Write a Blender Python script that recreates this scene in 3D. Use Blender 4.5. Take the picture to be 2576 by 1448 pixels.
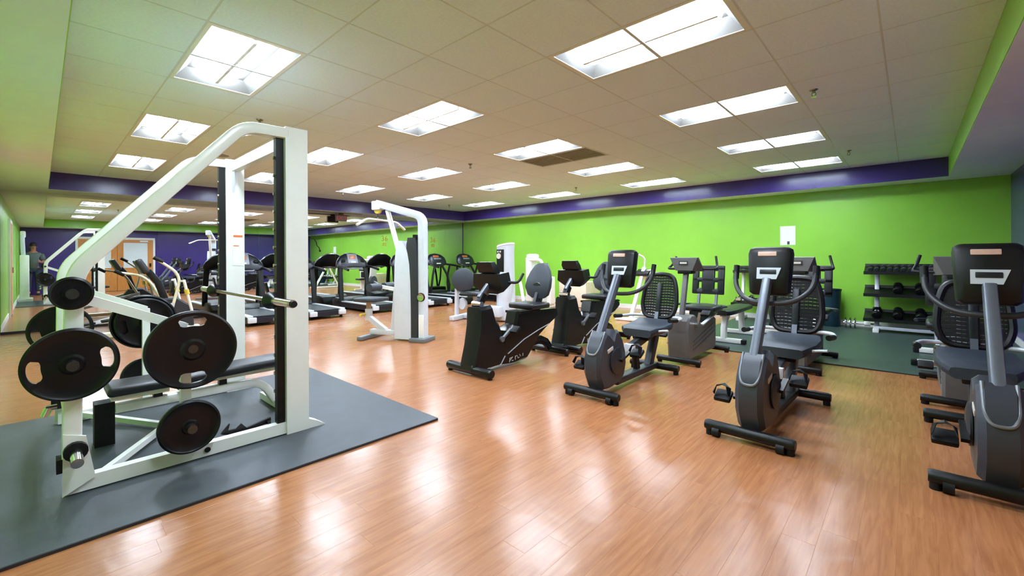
import bpy, bmesh, math, random
from mathutils import Vector, Matrix
random.seed(7)
S = bpy.context.scene
C = S.collection
for o in list(bpy.data.objects):
    bpy.data.objects.remove(o)

# ------------------------------------------------------------------ camera
EYE = 1.24                      # camera height above the floor
ALPHA, ROLL, FPX = 0.7468, 0.0057, 1093.7
cam = bpy.data.cameras.new('camera')
cam.sensor_fit = 'HORIZONTAL'
cam.sensor_width = 36.0
cam.lens = 36.0 * FPX / 2576.0
cam.shift_x = (1288.0 - 1280.05) / 2576.0
cam.shift_y = (647.6 - 724.0) / 2576.0
cam.clip_start = 0.02
camo = bpy.data.objects.new('camera', cam)
C.objects.link(camo)
_fw = Vector((-math.sin(ALPHA), math.cos(ALPHA), 0))
_rt = Vector((math.cos(ALPHA), math.sin(ALPHA), 0))
_up = Vector((0, 0, 1))
_r2 = _rt * math.cos(ROLL) - _up * math.sin(ROLL)
_u2 = _rt * math.sin(ROLL) + _up * math.cos(ROLL)
camo.matrix_world = Matrix(((_r2.x, _u2.x, -_fw.x, 0), (_r2.y, _u2.y, -_fw.y, 0),
                            (_r2.z, _u2.z, -_fw.z, EYE), (0, 0, 0, 1)))
S.camera = camo

# ------------------------------------------------------------------ world, exposure
w = bpy.data.worlds.new('world'); S.world = w
w.use_nodes = True
w.node_tree.nodes['Background'].inputs[0].default_value = (0.9, 0.95, 1.0, 1)
w.node_tree.nodes['Background'].inputs[1].default_value = 0.05
S.view_settings.view_transform = 'Standard'
S.view_settings.look = 'None'
S.view_settings.gamma = 1.0
S.view_settings.use_curve_mapping = False
S.view_settings.exposure = 1.92
LAMP = 18.0                     # radiance of the troffer lenses
S.cycles.use_denoising = True
S.cycles.max_bounces = 10
S.cycles.diffuse_bounces = 6
S.cycles.glossy_bounces = 6
S.cycles.sample_clamp_indirect = 10.0
S.cycles.caustics_reflective = False
S.cycles.caustics_refractive = False

# ------------------------------------------------------------------ materials
def lin(c):
    return tuple(((v / 255.0) / 12.92 if v / 255.0 <= 0.04045 else ((v / 255.0 + 0.055) / 1.055) ** 2.4) for v in c) + (1.0,)

MATS = {}
def mat(name, rgb, rough=0.5, metal=0.0, var=0.06, scale=30.0, bump=0.0, bscale=200.0, coat=0.0, emit=0.0, spec=0.5, stretch=None):
    """procedural principled material: noise-driven tone variation, optional fine bump"""
    m = bpy.data.materials.new(name); m.use_nodes = True
    nt = m.node_tree; b = nt.nodes['Principled BSDF']
    tc = nt.nodes.new('ShaderNodeTexCoord')
    n = nt.nodes.new('ShaderNodeTexNoise'); n.inputs['Scale'].default_value = scale; n.inputs['Detail'].default_value = 3
    src = tc.outputs['Object']
    if stretch:
        mp = nt.nodes.new('ShaderNodeMapping'); mp.inputs['Scale'].default_value = stretch
        nt.links.new(src, mp.inputs[0]); src = mp.outputs[0]
    nt.links.new(src, n.inputs['Vector'])
    cr = nt.nodes.new('ShaderNodeValToRGB')
    l = lin(rgb)
    cr.color_ramp.elements[0].position = 0.3; cr.color_ramp.elements[1].position = 0.7
    cr.color_ramp.elements[0].color = tuple(v * (1 - var) for v in l[:3]) + (1,)
    cr.color_ramp.elements[1].color = tuple(min(1, v * (1 + var)) for v in l[:3]) + (1,)
    nt.links.new(n.outputs['Fac'], cr.inputs[0]); nt.links.new(cr.outputs[0], b.inputs['Base Color'])
    b.inputs['Roughness'].default_value = rough; b.inputs['Metallic'].default_value = metal
    b.inputs['Specular IOR Level'].default_value = spec
    if coat:
        b.inputs['Coat Weight'].default_value = coat; b.inputs['Coat Roughness'].default_value = 0.12
    if bump:
        n2 = nt.nodes.new('ShaderNodeTexNoise'); n2.inputs['Scale'].default_value = bscale; n2.inputs['Detail'].default_value = 2
        nt.links.new(tc.outputs['Object'], n2.inputs['Vector'])
        bp = nt.nodes.new('ShaderNodeBump'); bp.inputs['Strength'].default_value = bump; bp.inputs['Distance'].default_value = 0.002
        nt.links.new(n2.outputs['Fac'], bp.inputs['Height']); nt.links.new(bp.outputs[0], b.inputs['Normal'])
    if emit:
        nt.links.new(cr.outputs[0], b.inputs['Emission Color']); b.inputs['Emission Strength'].default_value = emit
    MATS[name] = m
    return m

mat('green_paint', (139, 200, 66), 0.32, var=0.03, scale=3, bump=0.08, bscale=300)
mat('purple_paint', (64, 47, 122), 0.24, var=0.04, scale=3, bump=0.06, bscale=300)
mat('soffit_paint', (230, 240, 255), 0.7, var=0.02, scale=4, bump=0.15, bscale=250)
mat('tile_white', (226, 240, 255), 0.85, var=0.04, scale=60, bump=0.35, bscale=260)
mat('grid_white', (206, 212, 216), 0.6, var=0.02)
mat('slab_grey', (120, 118, 112), 0.9)
mat('trim_white', (228, 228, 224), 0.45, var=0.02)
mat('lamp_white', (104, 102, 98), 0.5, var=0.01)
mat('lamp_lens', (223, 238, 255), 0.4, var=0.0, emit=LAMP)
mat('rubber_mat', (66, 71, 77), 0.45, var=0.10, scale=9, bump=0.35, bscale=500)
mat('rubber_edge_and_shade', (40, 38, 44), 0.6, var=0.1)  # mat edges, and the painted shade line at the foot of the box
mat('green_mat', (50, 66, 62), 0.42, var=0.12, scale=6, bump=0.35, bscale=500)
mat('white_steel', (232, 231, 226), 0.32, var=0.02, scale=8, coat=0.25)
mat('ivory_steel', (226, 220, 196), 0.35, var=0.03, scale=8, coat=0.2)
mat('silver_paint', (206, 211, 220), 0.36, metal=0.1, var=0.03, scale=10)
mat('silver_dark', (120, 124, 130), 0.4, metal=0.4, var=0.05, scale=10)
mat('chrome', (205, 206, 204), 0.16, metal=1.0, var=0.03, scale=20)
mat('steel_bar', (150, 148, 140), 0.26, metal=1.0, var=0.06, scale=40)
mat('black_iron', (11, 10, 14), 0.34, var=0.15, scale=25, spec=0.35)
mat('black_plastic', (13, 13, 15), 0.4, spec=0.35, var=0.12, scale=20, bump=0.1, bscale=400)
mat('black_gloss', (10, 10, 11), 0.25, var=0.1, scale=20, spec=0.4)
mat('black_rubber', (16, 16, 18), 0.55, spec=0.3, var=0.12, scale=30, bump=0.15, bscale=300)
mat('charcoal', (58, 61, 70), 0.38, var=0.06, scale=16, spec=0.4)
mat('charcoal_metal', (100, 106, 116), 0.36, metal=0.3, var=0.05, scale=14)
mat('grey_plastic', (102, 101, 100), 0.45, var=0.05, scale=16, bump=0.1, bscale=350)
mat('dark_grey', (42, 44, 49), 0.42, var=0.06, scale=14, bump=0.1, bscale=350)
mat('pad_black', (20, 22, 27), 0.38, var=0.12, scale=18, bump=0.2, bscale=260)
mat('pad_grey', (48, 55, 64), 0.5, var=0.08, scale=16, bump=0.2, bscale=260)
mat('belt', (44, 46, 49), 0.5, var=0.1, scale=40, bump=0.25, bscale=600)
mat('navy_plastic', (19, 22, 32), 0.34, var=0.1, scale=18)
mat('wood_door', (196, 128, 56), 0.42, var=0.16, scale=5, stretch=(9, 9, 0.8), coat=0.2)
mat('glass_pane', (214, 222, 226), 0.12, var=0.02, scale=4)
mat('paper_white', (232, 232, 230), 0.7, var=0.02)
mat('paper_ink', (70, 70, 74), 0.7)
mat('notice_beige', (176, 174, 150), 0.7, var=0.1, scale=20)
mat('box_beige', (226, 208, 186), 0.75, var=0.05, scale=12)
mat('bin_teal', (22, 52, 64), 0.4, var=0.1, scale=12)
mat('badge', (208, 200, 190), 0.35, var=0.04, scale=60)
mat('badge_pink', (214, 176, 160), 0.35, var=0.04, scale=60)
mat('screen_amber', (150, 78, 36), 0.3, var=0.4, scale=90, emit=0.12)
mat('yellow_plastic', (216, 190, 70), 0.4, var=0.06)
mat('orange_print', (216, 112, 50), 0.5, var=0.05)
mat('exit_red', (160, 52, 30), 0.4, var=0.05, emit=0.1)
mat('peg_steel', (84, 84, 82), 0.34, metal=0.9, var=0.06, scale=40)
mat('exit_brown', (78, 42, 32), 0.5, var=0.1)
mat('vent_grey', (150, 146, 134), 0.6, var=0.04)
mat('tan_tube', (186, 160, 140), 0.45, var=0.05)
mat('skin', (176, 120, 96), 0.55, var=0.06, scale=30)
mat('hair', (32, 24, 22), 0.6, var=0.2, scale=80)
mat('shirt', (92, 104, 104), 0.85, var=0.1, scale=40, bump=0.3, bscale=120)
mat('jeans', (44, 52, 74), 0.85, var=0.12, scale=50, bump=0.3, bscale=150)
mat('shoe', (40, 38, 38), 0.6)
mat('decal_orange', (184, 146, 40), 0.5, var=0.05)
mat('mesh_weave', (26, 27, 36), 0.5, var=0.12, scale=40)

def floor_material():
    m = bpy.data.materials.new('wood_floor'); m.use_nodes = True
    nt = m.node_tree; b = nt.nodes['Principled BSDF']
    at = nt.nodes.new('ShaderNodeAttribute'); at.attribute_name = 'tone'
    tc = nt.nodes.new('ShaderNodeTexCoord')
    mp = nt.nodes.new('ShaderNodeMapping'); mp.inputs['Scale'].default_value = (16.0, 1.2, 1.0)
    geo = nt.nodes.new('ShaderNodeNewGeometry')
    nt.links.new(geo.outputs['Position'], mp.inputs[0])
    add = nt.nodes.new('ShaderNodeVectorMath'); add.operation = 'ADD'
    nt.links.new(mp.outputs[0], add.inputs[0])
    sc = nt.nodes.new('ShaderNodeVectorMath'); sc.operation = 'SCALE'; sc.inputs['Scale'].default_value = 37.0
    nt.links.new(at.outputs['Color'], sc.inputs[0]); nt.links.new(sc.outputs[0], add.inputs[1])
    n = nt.nodes.new('ShaderNodeTexNoise'); n.inputs['Scale'].default_value = 3.0; n.inputs['Detail'].default_value = 5; n.inputs['Distortion'].default_value = 0.6
    nt.links.new(add.outputs[0], n.inputs['Vector'])
    cr = nt.nodes.new('ShaderNodeValToRGB')
    cr.color_ramp.elements[0].position = 0.28; cr.color_ramp.elements[0].color = lin((150, 94, 57))
    cr.color_ramp.elements[1].position = 0.75; cr.color_ramp.elements[1].color = lin((178, 119, 78))
    nt.links.new(n.outputs['Fac'], cr.inputs[0])
    mx = nt.nodes.new('ShaderNodeMix'); mx.data_type = 'RGBA'; mx.blend_type = 'MULTIPLY'; mx.inputs[0].default_value = 1.0
    mr = nt.nodes.new('ShaderNodeMapRange'); mr.inputs['To Min'].default_value = 0.975; mr.inputs['To Max'].default_value = 1.015
    nt.links.new(at.outputs['Fac'], mr.inputs['Value'])
    nt.links.new(cr.outputs[0], mx.inputs[6]); nt.links.new(mr.outputs[0], mx.inputs[7])
    nt.links.new(mx.outputs[2], b.inputs['Base Color'])
    b.inputs['Roughness'].default_value = 0.24
    b.inputs['Specular IOR Level'].default_value = 0.5
    nb = nt.nodes.new('ShaderNodeTexNoise'); nb.inputs['Scale'].default_value = 9.0; nb.inputs['Detail'].default_value = 3
    nt.links.new(geo.outputs['Position'], nb.inputs['Vector'])
    bp = nt.nodes.new('ShaderNodeBump'); bp.inputs['Strength'].default_value = 0.18; bp.inputs['Distance'].default_value = 0.01
    nt.links.new(nb.outputs['Fac'], bp.inputs['Height']); nt.links.new(bp.outputs[0], b.inputs['Normal'])
    MATS['wood_floor'] = m
floor_material()

def mirror_material():
    m = bpy.data.materials.new('mirror_glass'); m.use_nodes = True
    b = m.node_tree.nodes['Principled BSDF']
    n = m.node_tree.nodes.new('ShaderNodeTexNoise'); n.inputs['Scale'].default_value = 1.5
    cr = m.node_tree.nodes.new('ShaderNodeValToRGB')
    cr.color_ramp.elements[0].color = (0.84, 0.87, 0.86, 1); cr.color_ramp.elements[1].color = (0.86, 0.89, 0.88, 1)
    m.node_tree.links.new(n.outputs['Fac'], cr.inputs[0]); m.node_tree.links.new(cr.outputs[0], b.inputs['Base Color'])
    b.inputs['Metallic'].default_value = 1.0; b.inputs['Roughness'].default_value = 0.0
    MATS['mirror_glass'] = m
mirror_material()

# ------------------------------------------------------------------ geometry helpers
def V(*a):
    return Vector(a[0]) if len(a) == 1 else Vector(a)

def fillet(pts, r, n=5):
    """round the inner corners of a polyline"""
    pts = [Vector(p) for p in pts]; out = [pts[0]]
    for i in range(1, len(pts) - 1):
        a, b, c = pts[i - 1], pts[i], pts[i + 1]
        d1 = (a - b); d2 = (c - b)
        k = min(r, d1.length * 0.49, d2.length * 0.49)
        p = b + d1.normalized() * k; q = b + d2.normalized() * k
        for j in range(n + 1):
            t = j / n
            out.append(p * (1 - t) ** 2 + b * 2 * t * (1 - t) + q * t * t)
    out.append(pts[-1])
    return out

def rect(w, h, r=0.0):
    if r <= 0:
        return [(-w / 2, -h / 2), (w / 2, -h / 2), (w / 2, h / 2), (-w / 2, h / 2)]
    out = []
    for cx, cy, a0 in ((w / 2 - r, h / 2 - r, 0), (-w / 2 + r, h / 2 - r, 90), (-w / 2 + r, -h / 2 + r, 180), (w / 2 - r, -h / 2 + r, 270)):
        for k in range(3):
            a = math.radians(a0 + 45 * k); out.append((cx + r * math.cos(a), cy + r * math.sin(a)))
    return out

def ring(r, n=12, ry=None):
    return [(r * math.cos(2 * math.pi * i / n), (ry or r) * math.sin(2 * math.pi * i / n)) for i in range(n)]

class B:
    def __init__(s):
        s.bm = bmesh.new()
    def _faces(s, rings, caps=True, closed=False):
        bm = s.bm; vs = [[bm.verts.new(p) for p in r] for r in rings]; n = len(vs[0]); m = len(vs)
        for i in range(m if closed else m - 1):
            a, b = vs[i], vs[(i + 1) % m]
            for j in range(n):
                k = (j + 1) % n
                bm.faces.new((a[j], a[k], b[k], b[j]))
        if caps and not closed:
            bm.faces.new(list(reversed(vs[0]))); bm.faces.new(vs[-1])
        return s
    def box(s, c, sz, rot=None, taper=None):
        x, y, z = sz[0] / 2, sz[1] / 2, sz[2] / 2
        k = taper or (1, 1)
        p = [(-x, -y, -z), (x, -y, -z), (x, y, -z), (-x, y, -z), (-x * k[0], -y * k[1], z), (x * k[0], -y * k[1], z), (x * k[0], y * k[1], z), (-x * k[0], y * k[1], z)]
        R = rot if isinstance(rot, Matrix) else (Matrix.Rotation(rot, 3, 'Z') if rot else None)
        vs = [s.bm.verts.new((R @ Vector(q) if R else Vector(q)) + Vector(c)) for q in p]
        for f in ((0, 3, 2, 1), (4, 5, 6, 7), (0, 1, 5, 4), (1, 2, 6, 5), (2, 3, 7, 6), (3, 0, 4, 7)):
            s.bm.faces.new([vs[i] for i in f])
        return s
    def sweep(s, pts, prof, up=(0, 0, 1), closed=False, caps=True, scl=None):
        pts = [Vector(p) for p in pts]; rings = []; N = len(pts)
        for i, p in enumerate(pts):
            if closed:
                t = pts[(i + 1) % N] - pts[i - 1]
            else:
                t = (pts[min(i + 1, N - 1)] - pts[max(i - 1, 0)])
            t.normalize()
            u = Vector(up)
            if abs(t.dot(u)) > 0.98:
                u = Vector((1, 0, 0)) if abs(t.x) < 0.9 else Vector((0, 1, 0))
            side = t.cross(u).normalized(); nr = side.cross(t).normalized()
            k = 1.0 if scl is None else scl[i]
            m = 1.0
            if not closed and 0 < i < N - 1:
                a = (pts[i] - pts[i - 1]).normalized().dot((pts[i + 1] - pts[i]).normalized())
                m = 1.0 / max(0.6, math.sqrt(max(0.0, (1 + a) / 2)))
            rings.append([p + side * (q[0] * k) + nr * (q[1] * k * (m if True else 1)) for q in prof])
        return s._faces(rings, caps, closed)
    def tube(s, pts, r, n=10, closed=False, up=(0, 0, 1)):
        if isinstance(r, (list, tuple)):
            return s.sweep(pts, ring(1, n), up, closed, True, r)
        return s.sweep(pts, ring(r, n), up, closed)
    def bar(s, p, q, w, h, up=(0, 0, 1), r=0.0):
        return s.sweep([p, q], rect(w, h, r), up)
    def cyl(s, p, q, r, n=16, r2=None):
        return s.sweep([p, q], ring(1, n), (0.0, 0.123, 0.99), False, True, [r, r if r2 is None else r2])
    def prism(s, poly, axis, a, b, inset=0.0):
        """extrude an outline; axis x: outline is (y,z), y: (x,z), z: (x,y)"""
        def P(q, d):
            return {'x': (d, q[0], q[1]), 'y': (q[0], d, q[1]), 'z': (q[0], q[1], d)}[axis]
        if inset:
            cx = sum(q[0] for q in poly) / len(poly); cy = sum(q[1] for q in poly) / len(poly)
            def sh(q, k):
                dx, dy = q[0] - cx, q[1] - cy; L = max(1e-6, math.hypot(dx, dy)); f = max(0, 1 - k / L)
                return (cx + dx * f, cy + dy * f)
            sg = 1 if b > a else -1
            rings = [[P(sh(q, inset), a) for q in poly], [P(q, a + sg * inset) for q in poly], [P(q, b - sg * inset) for q in poly], [P(sh(q, inset), b) for q in poly]]
        else:
            rings = [[P(q, a) for q in poly], [P(q, b) for q in poly]]
        return s._faces(rings)
    def lathe(s, prof, c=(0, 0, 0), axis='z', n=24):
        """prof: list of (radius, height)"""
        rings = []
        for r, h in prof:
            rr = []
            for i in range(n):
                a = 2 * math.pi * i / n; x, y = r * math.cos(a), r * math.sin(a)
                v = {'z': (x, y, h), 'x': (h, x, y), 'y': (x, h, y)}[axis]
                rr.append(Vector(v) + Vector(c))
            rings.append(rr)
        return s._faces(rings)
    def loft(s, rings, caps=True):
        return s._faces([[Vector(p) for p in r] for r in rings], caps)
    def rbox(s, c, sz, r=0.02, rot=None, seg=2):
        tmp = B().box((0, 0, 0), sz)
        bmesh.ops.bevel(tmp.bm, geom=list(tmp.bm.edges), offset=min(r, min(sz) * 0.48), segments=seg, profile=0.6, affect='EDGES')
        R = rot if isinstance(rot, Matrix) else (Matrix.Rotation(rot, 3, 'Z') if rot else Matrix.Identity(3))
        return s.merge(tmp, R, Vector(c))
    def merge(s, other, R=None, t=None):
        R = R or Matrix.Identity(3); t = t or Vector((0, 0, 0))
        mp = {v: s.bm.verts.new(R @ v.co + t) for v in other.bm.verts}
        for f in other.bm.faces:
            s.bm.faces.new([mp[v] for v in f.verts])
        other.bm.free()
        return s
    def bevel(s, r, seg=2, ang=0.5):
        e = [e for e in s.bm.edges if len(e.link_faces) == 2 and e.calc_face_angle(0) > ang]
        bmesh.ops.bevel(s.bm, geom=e, offset=r, segments=seg, profile=0.6, affect='EDGES', clamp_overlap=True)
        return s
    def mesh(s, name, m):
        bmesh.ops.recalc_face_normals(s.bm, faces=list(s.bm.faces))
        me = bpy.data.meshes.new(name); s.bm.to_mesh(me); s.bm.free()
        me.materials.append(MATS[m])
        me.polygons.foreach_set('use_smooth', [True] * len(me.polygons))
        me.set_sharp_from_angle(angle=math.radians(38))
        return me
    def obj(s, name, m, parent=None, loc=None, world=False):
        """link the collected shape as one mesh object; world=True: vertices are in world space, parent is an unrotated Empty"""
        if world and parent is not None:
            p = parent; off = Vector((0, 0, 0))
            while p is not None:
                off += p.location; p = p.parent
            bmesh.ops.translate(s.bm, verts=list(s.bm.verts), vec=-off)
        o = bpy.data.objects.new(name, s.mesh(name, m)); C.objects.link(o)
        if parent is not None:
            o.parent = parent
        if loc is not None:
            o.location = loc
        return o

def thing(name, label, cat, loc=(0, 0, 0), rz=0.0, group=None):
    o = bpy.data.objects.new(name, None); C.objects.link(o)
    o.empty_display_size = 0.1
    o.location = loc; o.rotation_euler = (0, 0, rz)
    o['label'] = label; o['category'] = cat
    if group: o['group'] = group
    return o

def tag(o, label, cat, group=None):
    o['label'] = label; o['category'] = cat
    if group: o['group'] = group
    return o

def struct(o, label=None):
    o['kind'] = 'structure'
    if label: o['label'] = label
    return o

def copy_tree(o, loc=None, rz=None, label=None, parent=None):
    c = o.copy(); C.objects.link(c)
    if parent is not None: c.parent = parent
    if loc is not None: c.location = loc
    if rz is not None: c.rotation_euler = (0, 0, rz)
    if label: c['label'] = label
    for ch in list(o.children):
        copy_tree(ch, parent=c)
    return c

def text_mesh(name, body, size, m, parent, M, extrude=0.0008):
    cu = bpy.data.curves.new(name, 'FONT'); cu.body = body; cu.size = size; cu.extrude = extrude
    cu.align_x = 'CENTER'; cu.align_y = 'CENTER'
    t = bpy.data.objects.new(name, cu); C.objects.link(t)
    dg = bpy.context.evaluated_depsgraph_get(); dg.update()
    me = bpy.data.meshes.new_from_object(t.evaluated_get(dg))
    bpy.data.objects.remove(t)
    me.name = name; me.materials.clear(); me.materials.append(MATS[m])
    o = bpy.data.objects.new(name, me); C.objects.link(o)
    o.parent = parent; o.matrix_local = M
    return o

# ================================================================== THE ROOM
XM, XR, YF, YB = -11.1, 1.08, -0.46, 9.72       # mirror wall, right wall, front wall, back wall
ZC, ZS = 2.716, 2.42                             # tile ceiling, soffit underside
TX0, TX1, TY0, TY1 = -10.507, 0.42, 0.103, 9.253   # raised tray
T = 0.61

# ---- floor: planks running along y, 0.127 m wide
floor = B().box(((XM + XR) / 2, (YF + YB) / 2, -0.031), (XR - XM + 0.4, YB - YF + 0.4, 0.05)).obj('floor', 'slab_grey')
struct(floor, 'orange brown wood plank floor with a glossy finish')
PW, PL, PT = 0.127, 1.22, 0.0055
planks = []
x = XM
while x < XR:
    y = YF - random.uniform(0, PL)
    while y < YB:
        a, b = max(y, YF), min(y + PL, YB)
        if b - a > 0.02:
            planks.append((x, min(x + PW, XR), a, b, random.random()))
        y += PL
    x += PW
def plank_rank(p):
    cx, cy = (p[0] + p[1]) / 2, (p[2] + p[3]) / 2
    fw = -math.sin(ALPHA) * cx + math.cos(ALPHA) * cy; rt = math.cos(ALPHA) * cx + math.sin(ALPHA) * cy
    if fw < 0.4 or abs(rt / fw) > 1.3: return 1e6 + abs(fw)
    return fw
planks.sort(key=plank_rank)
def plank_mesh(items, name, c):
    bm = bmesh.new()
    lay = bm.loops.layers.float_color.new('tone')
    for (x0, x1, y0, y1, t) in items:
        def rg(e, z): return [bm.verts.new(p) for p in ((x0 + e, y0 + e, z), (x1 - e, y0 + e, z), (x1 - e, y1 - e, z), (x0 + e, y1 - e, z))]
        rings = [rg(0, -PT), rg(0, -c), rg(c, 0)] if c else [rg(0, -PT), rg(0, 0)]
        fs = [bm.faces.new(rings[-1])]
        for q, r in zip(rings[:-1], rings[1:]):
            for i in range(4):
                j = (i + 1) % 4; fs.append(bm.faces.new((q[i], q[j], r[j], r[i])))
        for f in fs:
            for l in f.loops: l[lay] = (t, t, t, 1)
    me = bpy.data.meshes.new(name); bm.to_mesh(me); bm.free(); me.materials.append(MATS['wood_floor'])
    return me
for p in planks[:300]:
    o = bpy.data.objects.new('floor_plank', plank_mesh([p], 'floor_plank', 0.0005)); C.objects.link(o); o.parent = floor
o = bpy.data.objects.new('floor_planks', plank_mesh(planks[300:], 'floor_planks', 0)); C.objects.link(o); o.parent = floor; o['kind'] = 'stuff'

# ---- walls
def wall(name, c, s, m, label):
    return struct(B().box(c, s).obj(name, m), label)
wall('wall_back', ((XM + XR) / 2, YB + 0.06, 1.45), (XR - XM + 0.3, 0.12, 2.9), 'green_paint', 'bright lime green painted wall at the back of the gym')
wall('wall_right', (XR + 0.06, (YF + YB) / 2, 1.45), (0.12, YB - YF, 2.9), 'purple_paint', 'purple painted wall with the wooden doors')
wall('wall_front', ((XM + XR) / 2, YF - 0.06, 1.45), (XR - XM + 0.3, 0.12, 2.9), 'green_paint', 'lime green wall seen only in the mirror')
wall('wall_left', (XM - 0.075, (YF + YB) / 2, 1.45), (0.12, YB - YF, 2.9), 'green_paint', 'wall behind the big mirror')

def base(name, p, q, up=0.1):
    d = Vector(q) - Vector(p)
    horiz = abs(d.x) > abs(d.y)
    c = (Vector(p) + Vector(q)) / 2
    b = B().box((c.x, c.y, up / 2), (abs(d.x) if horiz else 0.014, 0.014 if horiz else abs(d.y), up)).bevel(0.004)
    return struct(b.obj(name, 'trim_white'))
base('baseboard_back', (XM, YB - 0.007, 0), (XR, YB - 0.007, 0))
base('baseboard_right', (XR - 0.007, 3.5, 0), (XR - 0.007, YB - 0.014, 0))
base('baseboard_front', (XM, YF + 0.007, 0), (XR - 0.014, YF + 0.007, 0))

# ---- mirror on the left wall: panels floor to soffit with hairline joints
mir = thing('wall_mirror', 'large wall mirror filling the left wall from floor to soffit', 'mirror', (XM, 4.6, 0))
ys = [YF + 0.02, 1.63, 3.46, 5.29, 7.12, 8.95, YB - 0.012]
for a, b in zip(ys[:-1], ys[1:]):
    B().box((XM - 0.006, (a + b) / 2, (0.045 + ZS) / 2), (0.012, b - a - 0.006, ZS - 0.045)).obj('mirror_panel', 'mirror_glass', mir, world=True)
B().box((XM + 0.002, (YF + YB) / 2, 0.022), (0.022, YB - YF - 0.03, 0.044)).bevel(0.004).obj('bottom_channel', 'black_rubber', mir, world=True)
for a in ys[1:-1]:
    B().box((XM + 0.0005, a, (0.045 + ZS) / 2), (0.002, 0.004, ZS - 0.05)).obj('joint_strip', 'mirror_glass', mir, world=True)
B().box((XM + 0.004, YB - 0.012, (0.045 + ZS) / 2), (0.012, 0.018, ZS - 0.05)).obj('edge_trim', 'dark_grey', mir, world=True)

# ---- ceiling: slab, T-bar grid, single tiles
ceil = struct(B().box(((XM + XR) / 2, (YF + YB) / 2, 3.0), (XR - XM + 0.4, YB - YF + 0.4, 0.1)).obj('ceiling', 'slab_grey'),
              'white tiled tray ceiling with lowered soffits around it')
gx = [TX0 + T * i for i in range(18)] + [TX1]
gy = [TY0 + T * j for j in range(16)]
lamps = []
for i in range(4):
    for j in range(5):
        lamps.append((-1.967 - 2.44 * i, 0.713 + 1.83 * j))       # lower-x, lower-y corner of each 2 x 4 ft lay-in
cells = set()
for lx, ly in lamps:
    ci = round((lx - TX0) / T); cj = round((ly - TY0) / T)
    cells.add((ci, cj)); cells.add((ci + 1, cj))
vent_cell = (round((-4.41 - TX0) / T), 8)
cells.add(vent_cell); cells.add((vent_cell[0] + 1, 8))
tm = None
for i in range(18):
    for j in range(15):
        if (i, j) in cells: continue
        x0, x1 = gx[i], gx[i + 1]
        if i < 17:
            if tm is None:
                b = B().box((0, 0, 0.008), (T - 0.012, T - 0.012, 0.016)).bevel(0.003, 1)
                tm = b.mesh('ceiling_tile', 'tile_white')
            o = bpy.data.objects.new('ceiling_tile', tm); C.objects.link(o)
        else:
            o = B().box((0, 0, 0.008), (x1 - x0 - 0.012, T - 0.012, 0.016)).bevel(0.003, 1).obj('ceiling_tile', 'tile_white')
        o.parent = ceil; o.location = ((x0 + x1) / 2, (gy[j] + gy[j + 1]) / 2, ZC - 0.003)
for x in gx[1:-1]:
    o = B().box((x, (TY0 + TY1) / 2, ZC + 0.004), (0.024, TY1 - TY0, 0.012)).obj('grid_bar', 'grid_white', ceil)
for yv in gy[1:-1]:
    o = B().box(((TX0 + TX1) / 2, yv, ZC + 0.004), (TX1 - TX0, 0.024, 0.011)).obj('grid_bar', 'grid_white', ceil)
def soffit(c, s):
    return B().box(c, s).obj('soffit', 'soffit_paint', ceil)
zc, zh = (ZS + 2.95) / 2, 2.95 - ZS
sb = soffit(((XM + XR) / 2, (TY1 + YB) / 2, zc), (XR - XM, YB - TY1, zh))
sf = soffit(((XM + XR) / 2, (TY0 + YF) / 2, zc), (XR - XM, TY0 - YF, zh))
sl = soffit(((XM + TX0) / 2, (TY0 + TY1) / 2, zc), (TX0 - XM, TY1 - TY0, zh))
sr = soffit(((XR + TX1) / 2, (TY0 + TY1) / 2, zc), (XR - TX1, TY1 - TY0, zh))
fz, fh = (ZS + 0.002 + ZC + 0.03) / 2, ZC + 0.03 - ZS - 0.002
B().box(((TX0 + TX1) / 2, TY1 - 0.002, fz), (TX1 - TX0, 0.006, fh)).obj('fascia', 'purple_paint', sb)
B().box((TX0 + 0.002, (TY0 + TY1) / 2, fz), (0.006, TY1 - TY0 - 0.01, fh)).obj('fascia', 'purple_paint', sl)
B().box((TX1 - 0.002, (TY0 + TY1) / 2, fz), (0.006, TY1 - TY0 - 0.01, fh)).obj('fascia', 'green_paint', sr)
B().box(((TX0 + TX1) / 2, TY0 + 0.002, fz), (TX1 - TX0 - 0.01, 0.006, fh)).obj('fascia', 'green_paint', sf)

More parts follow.
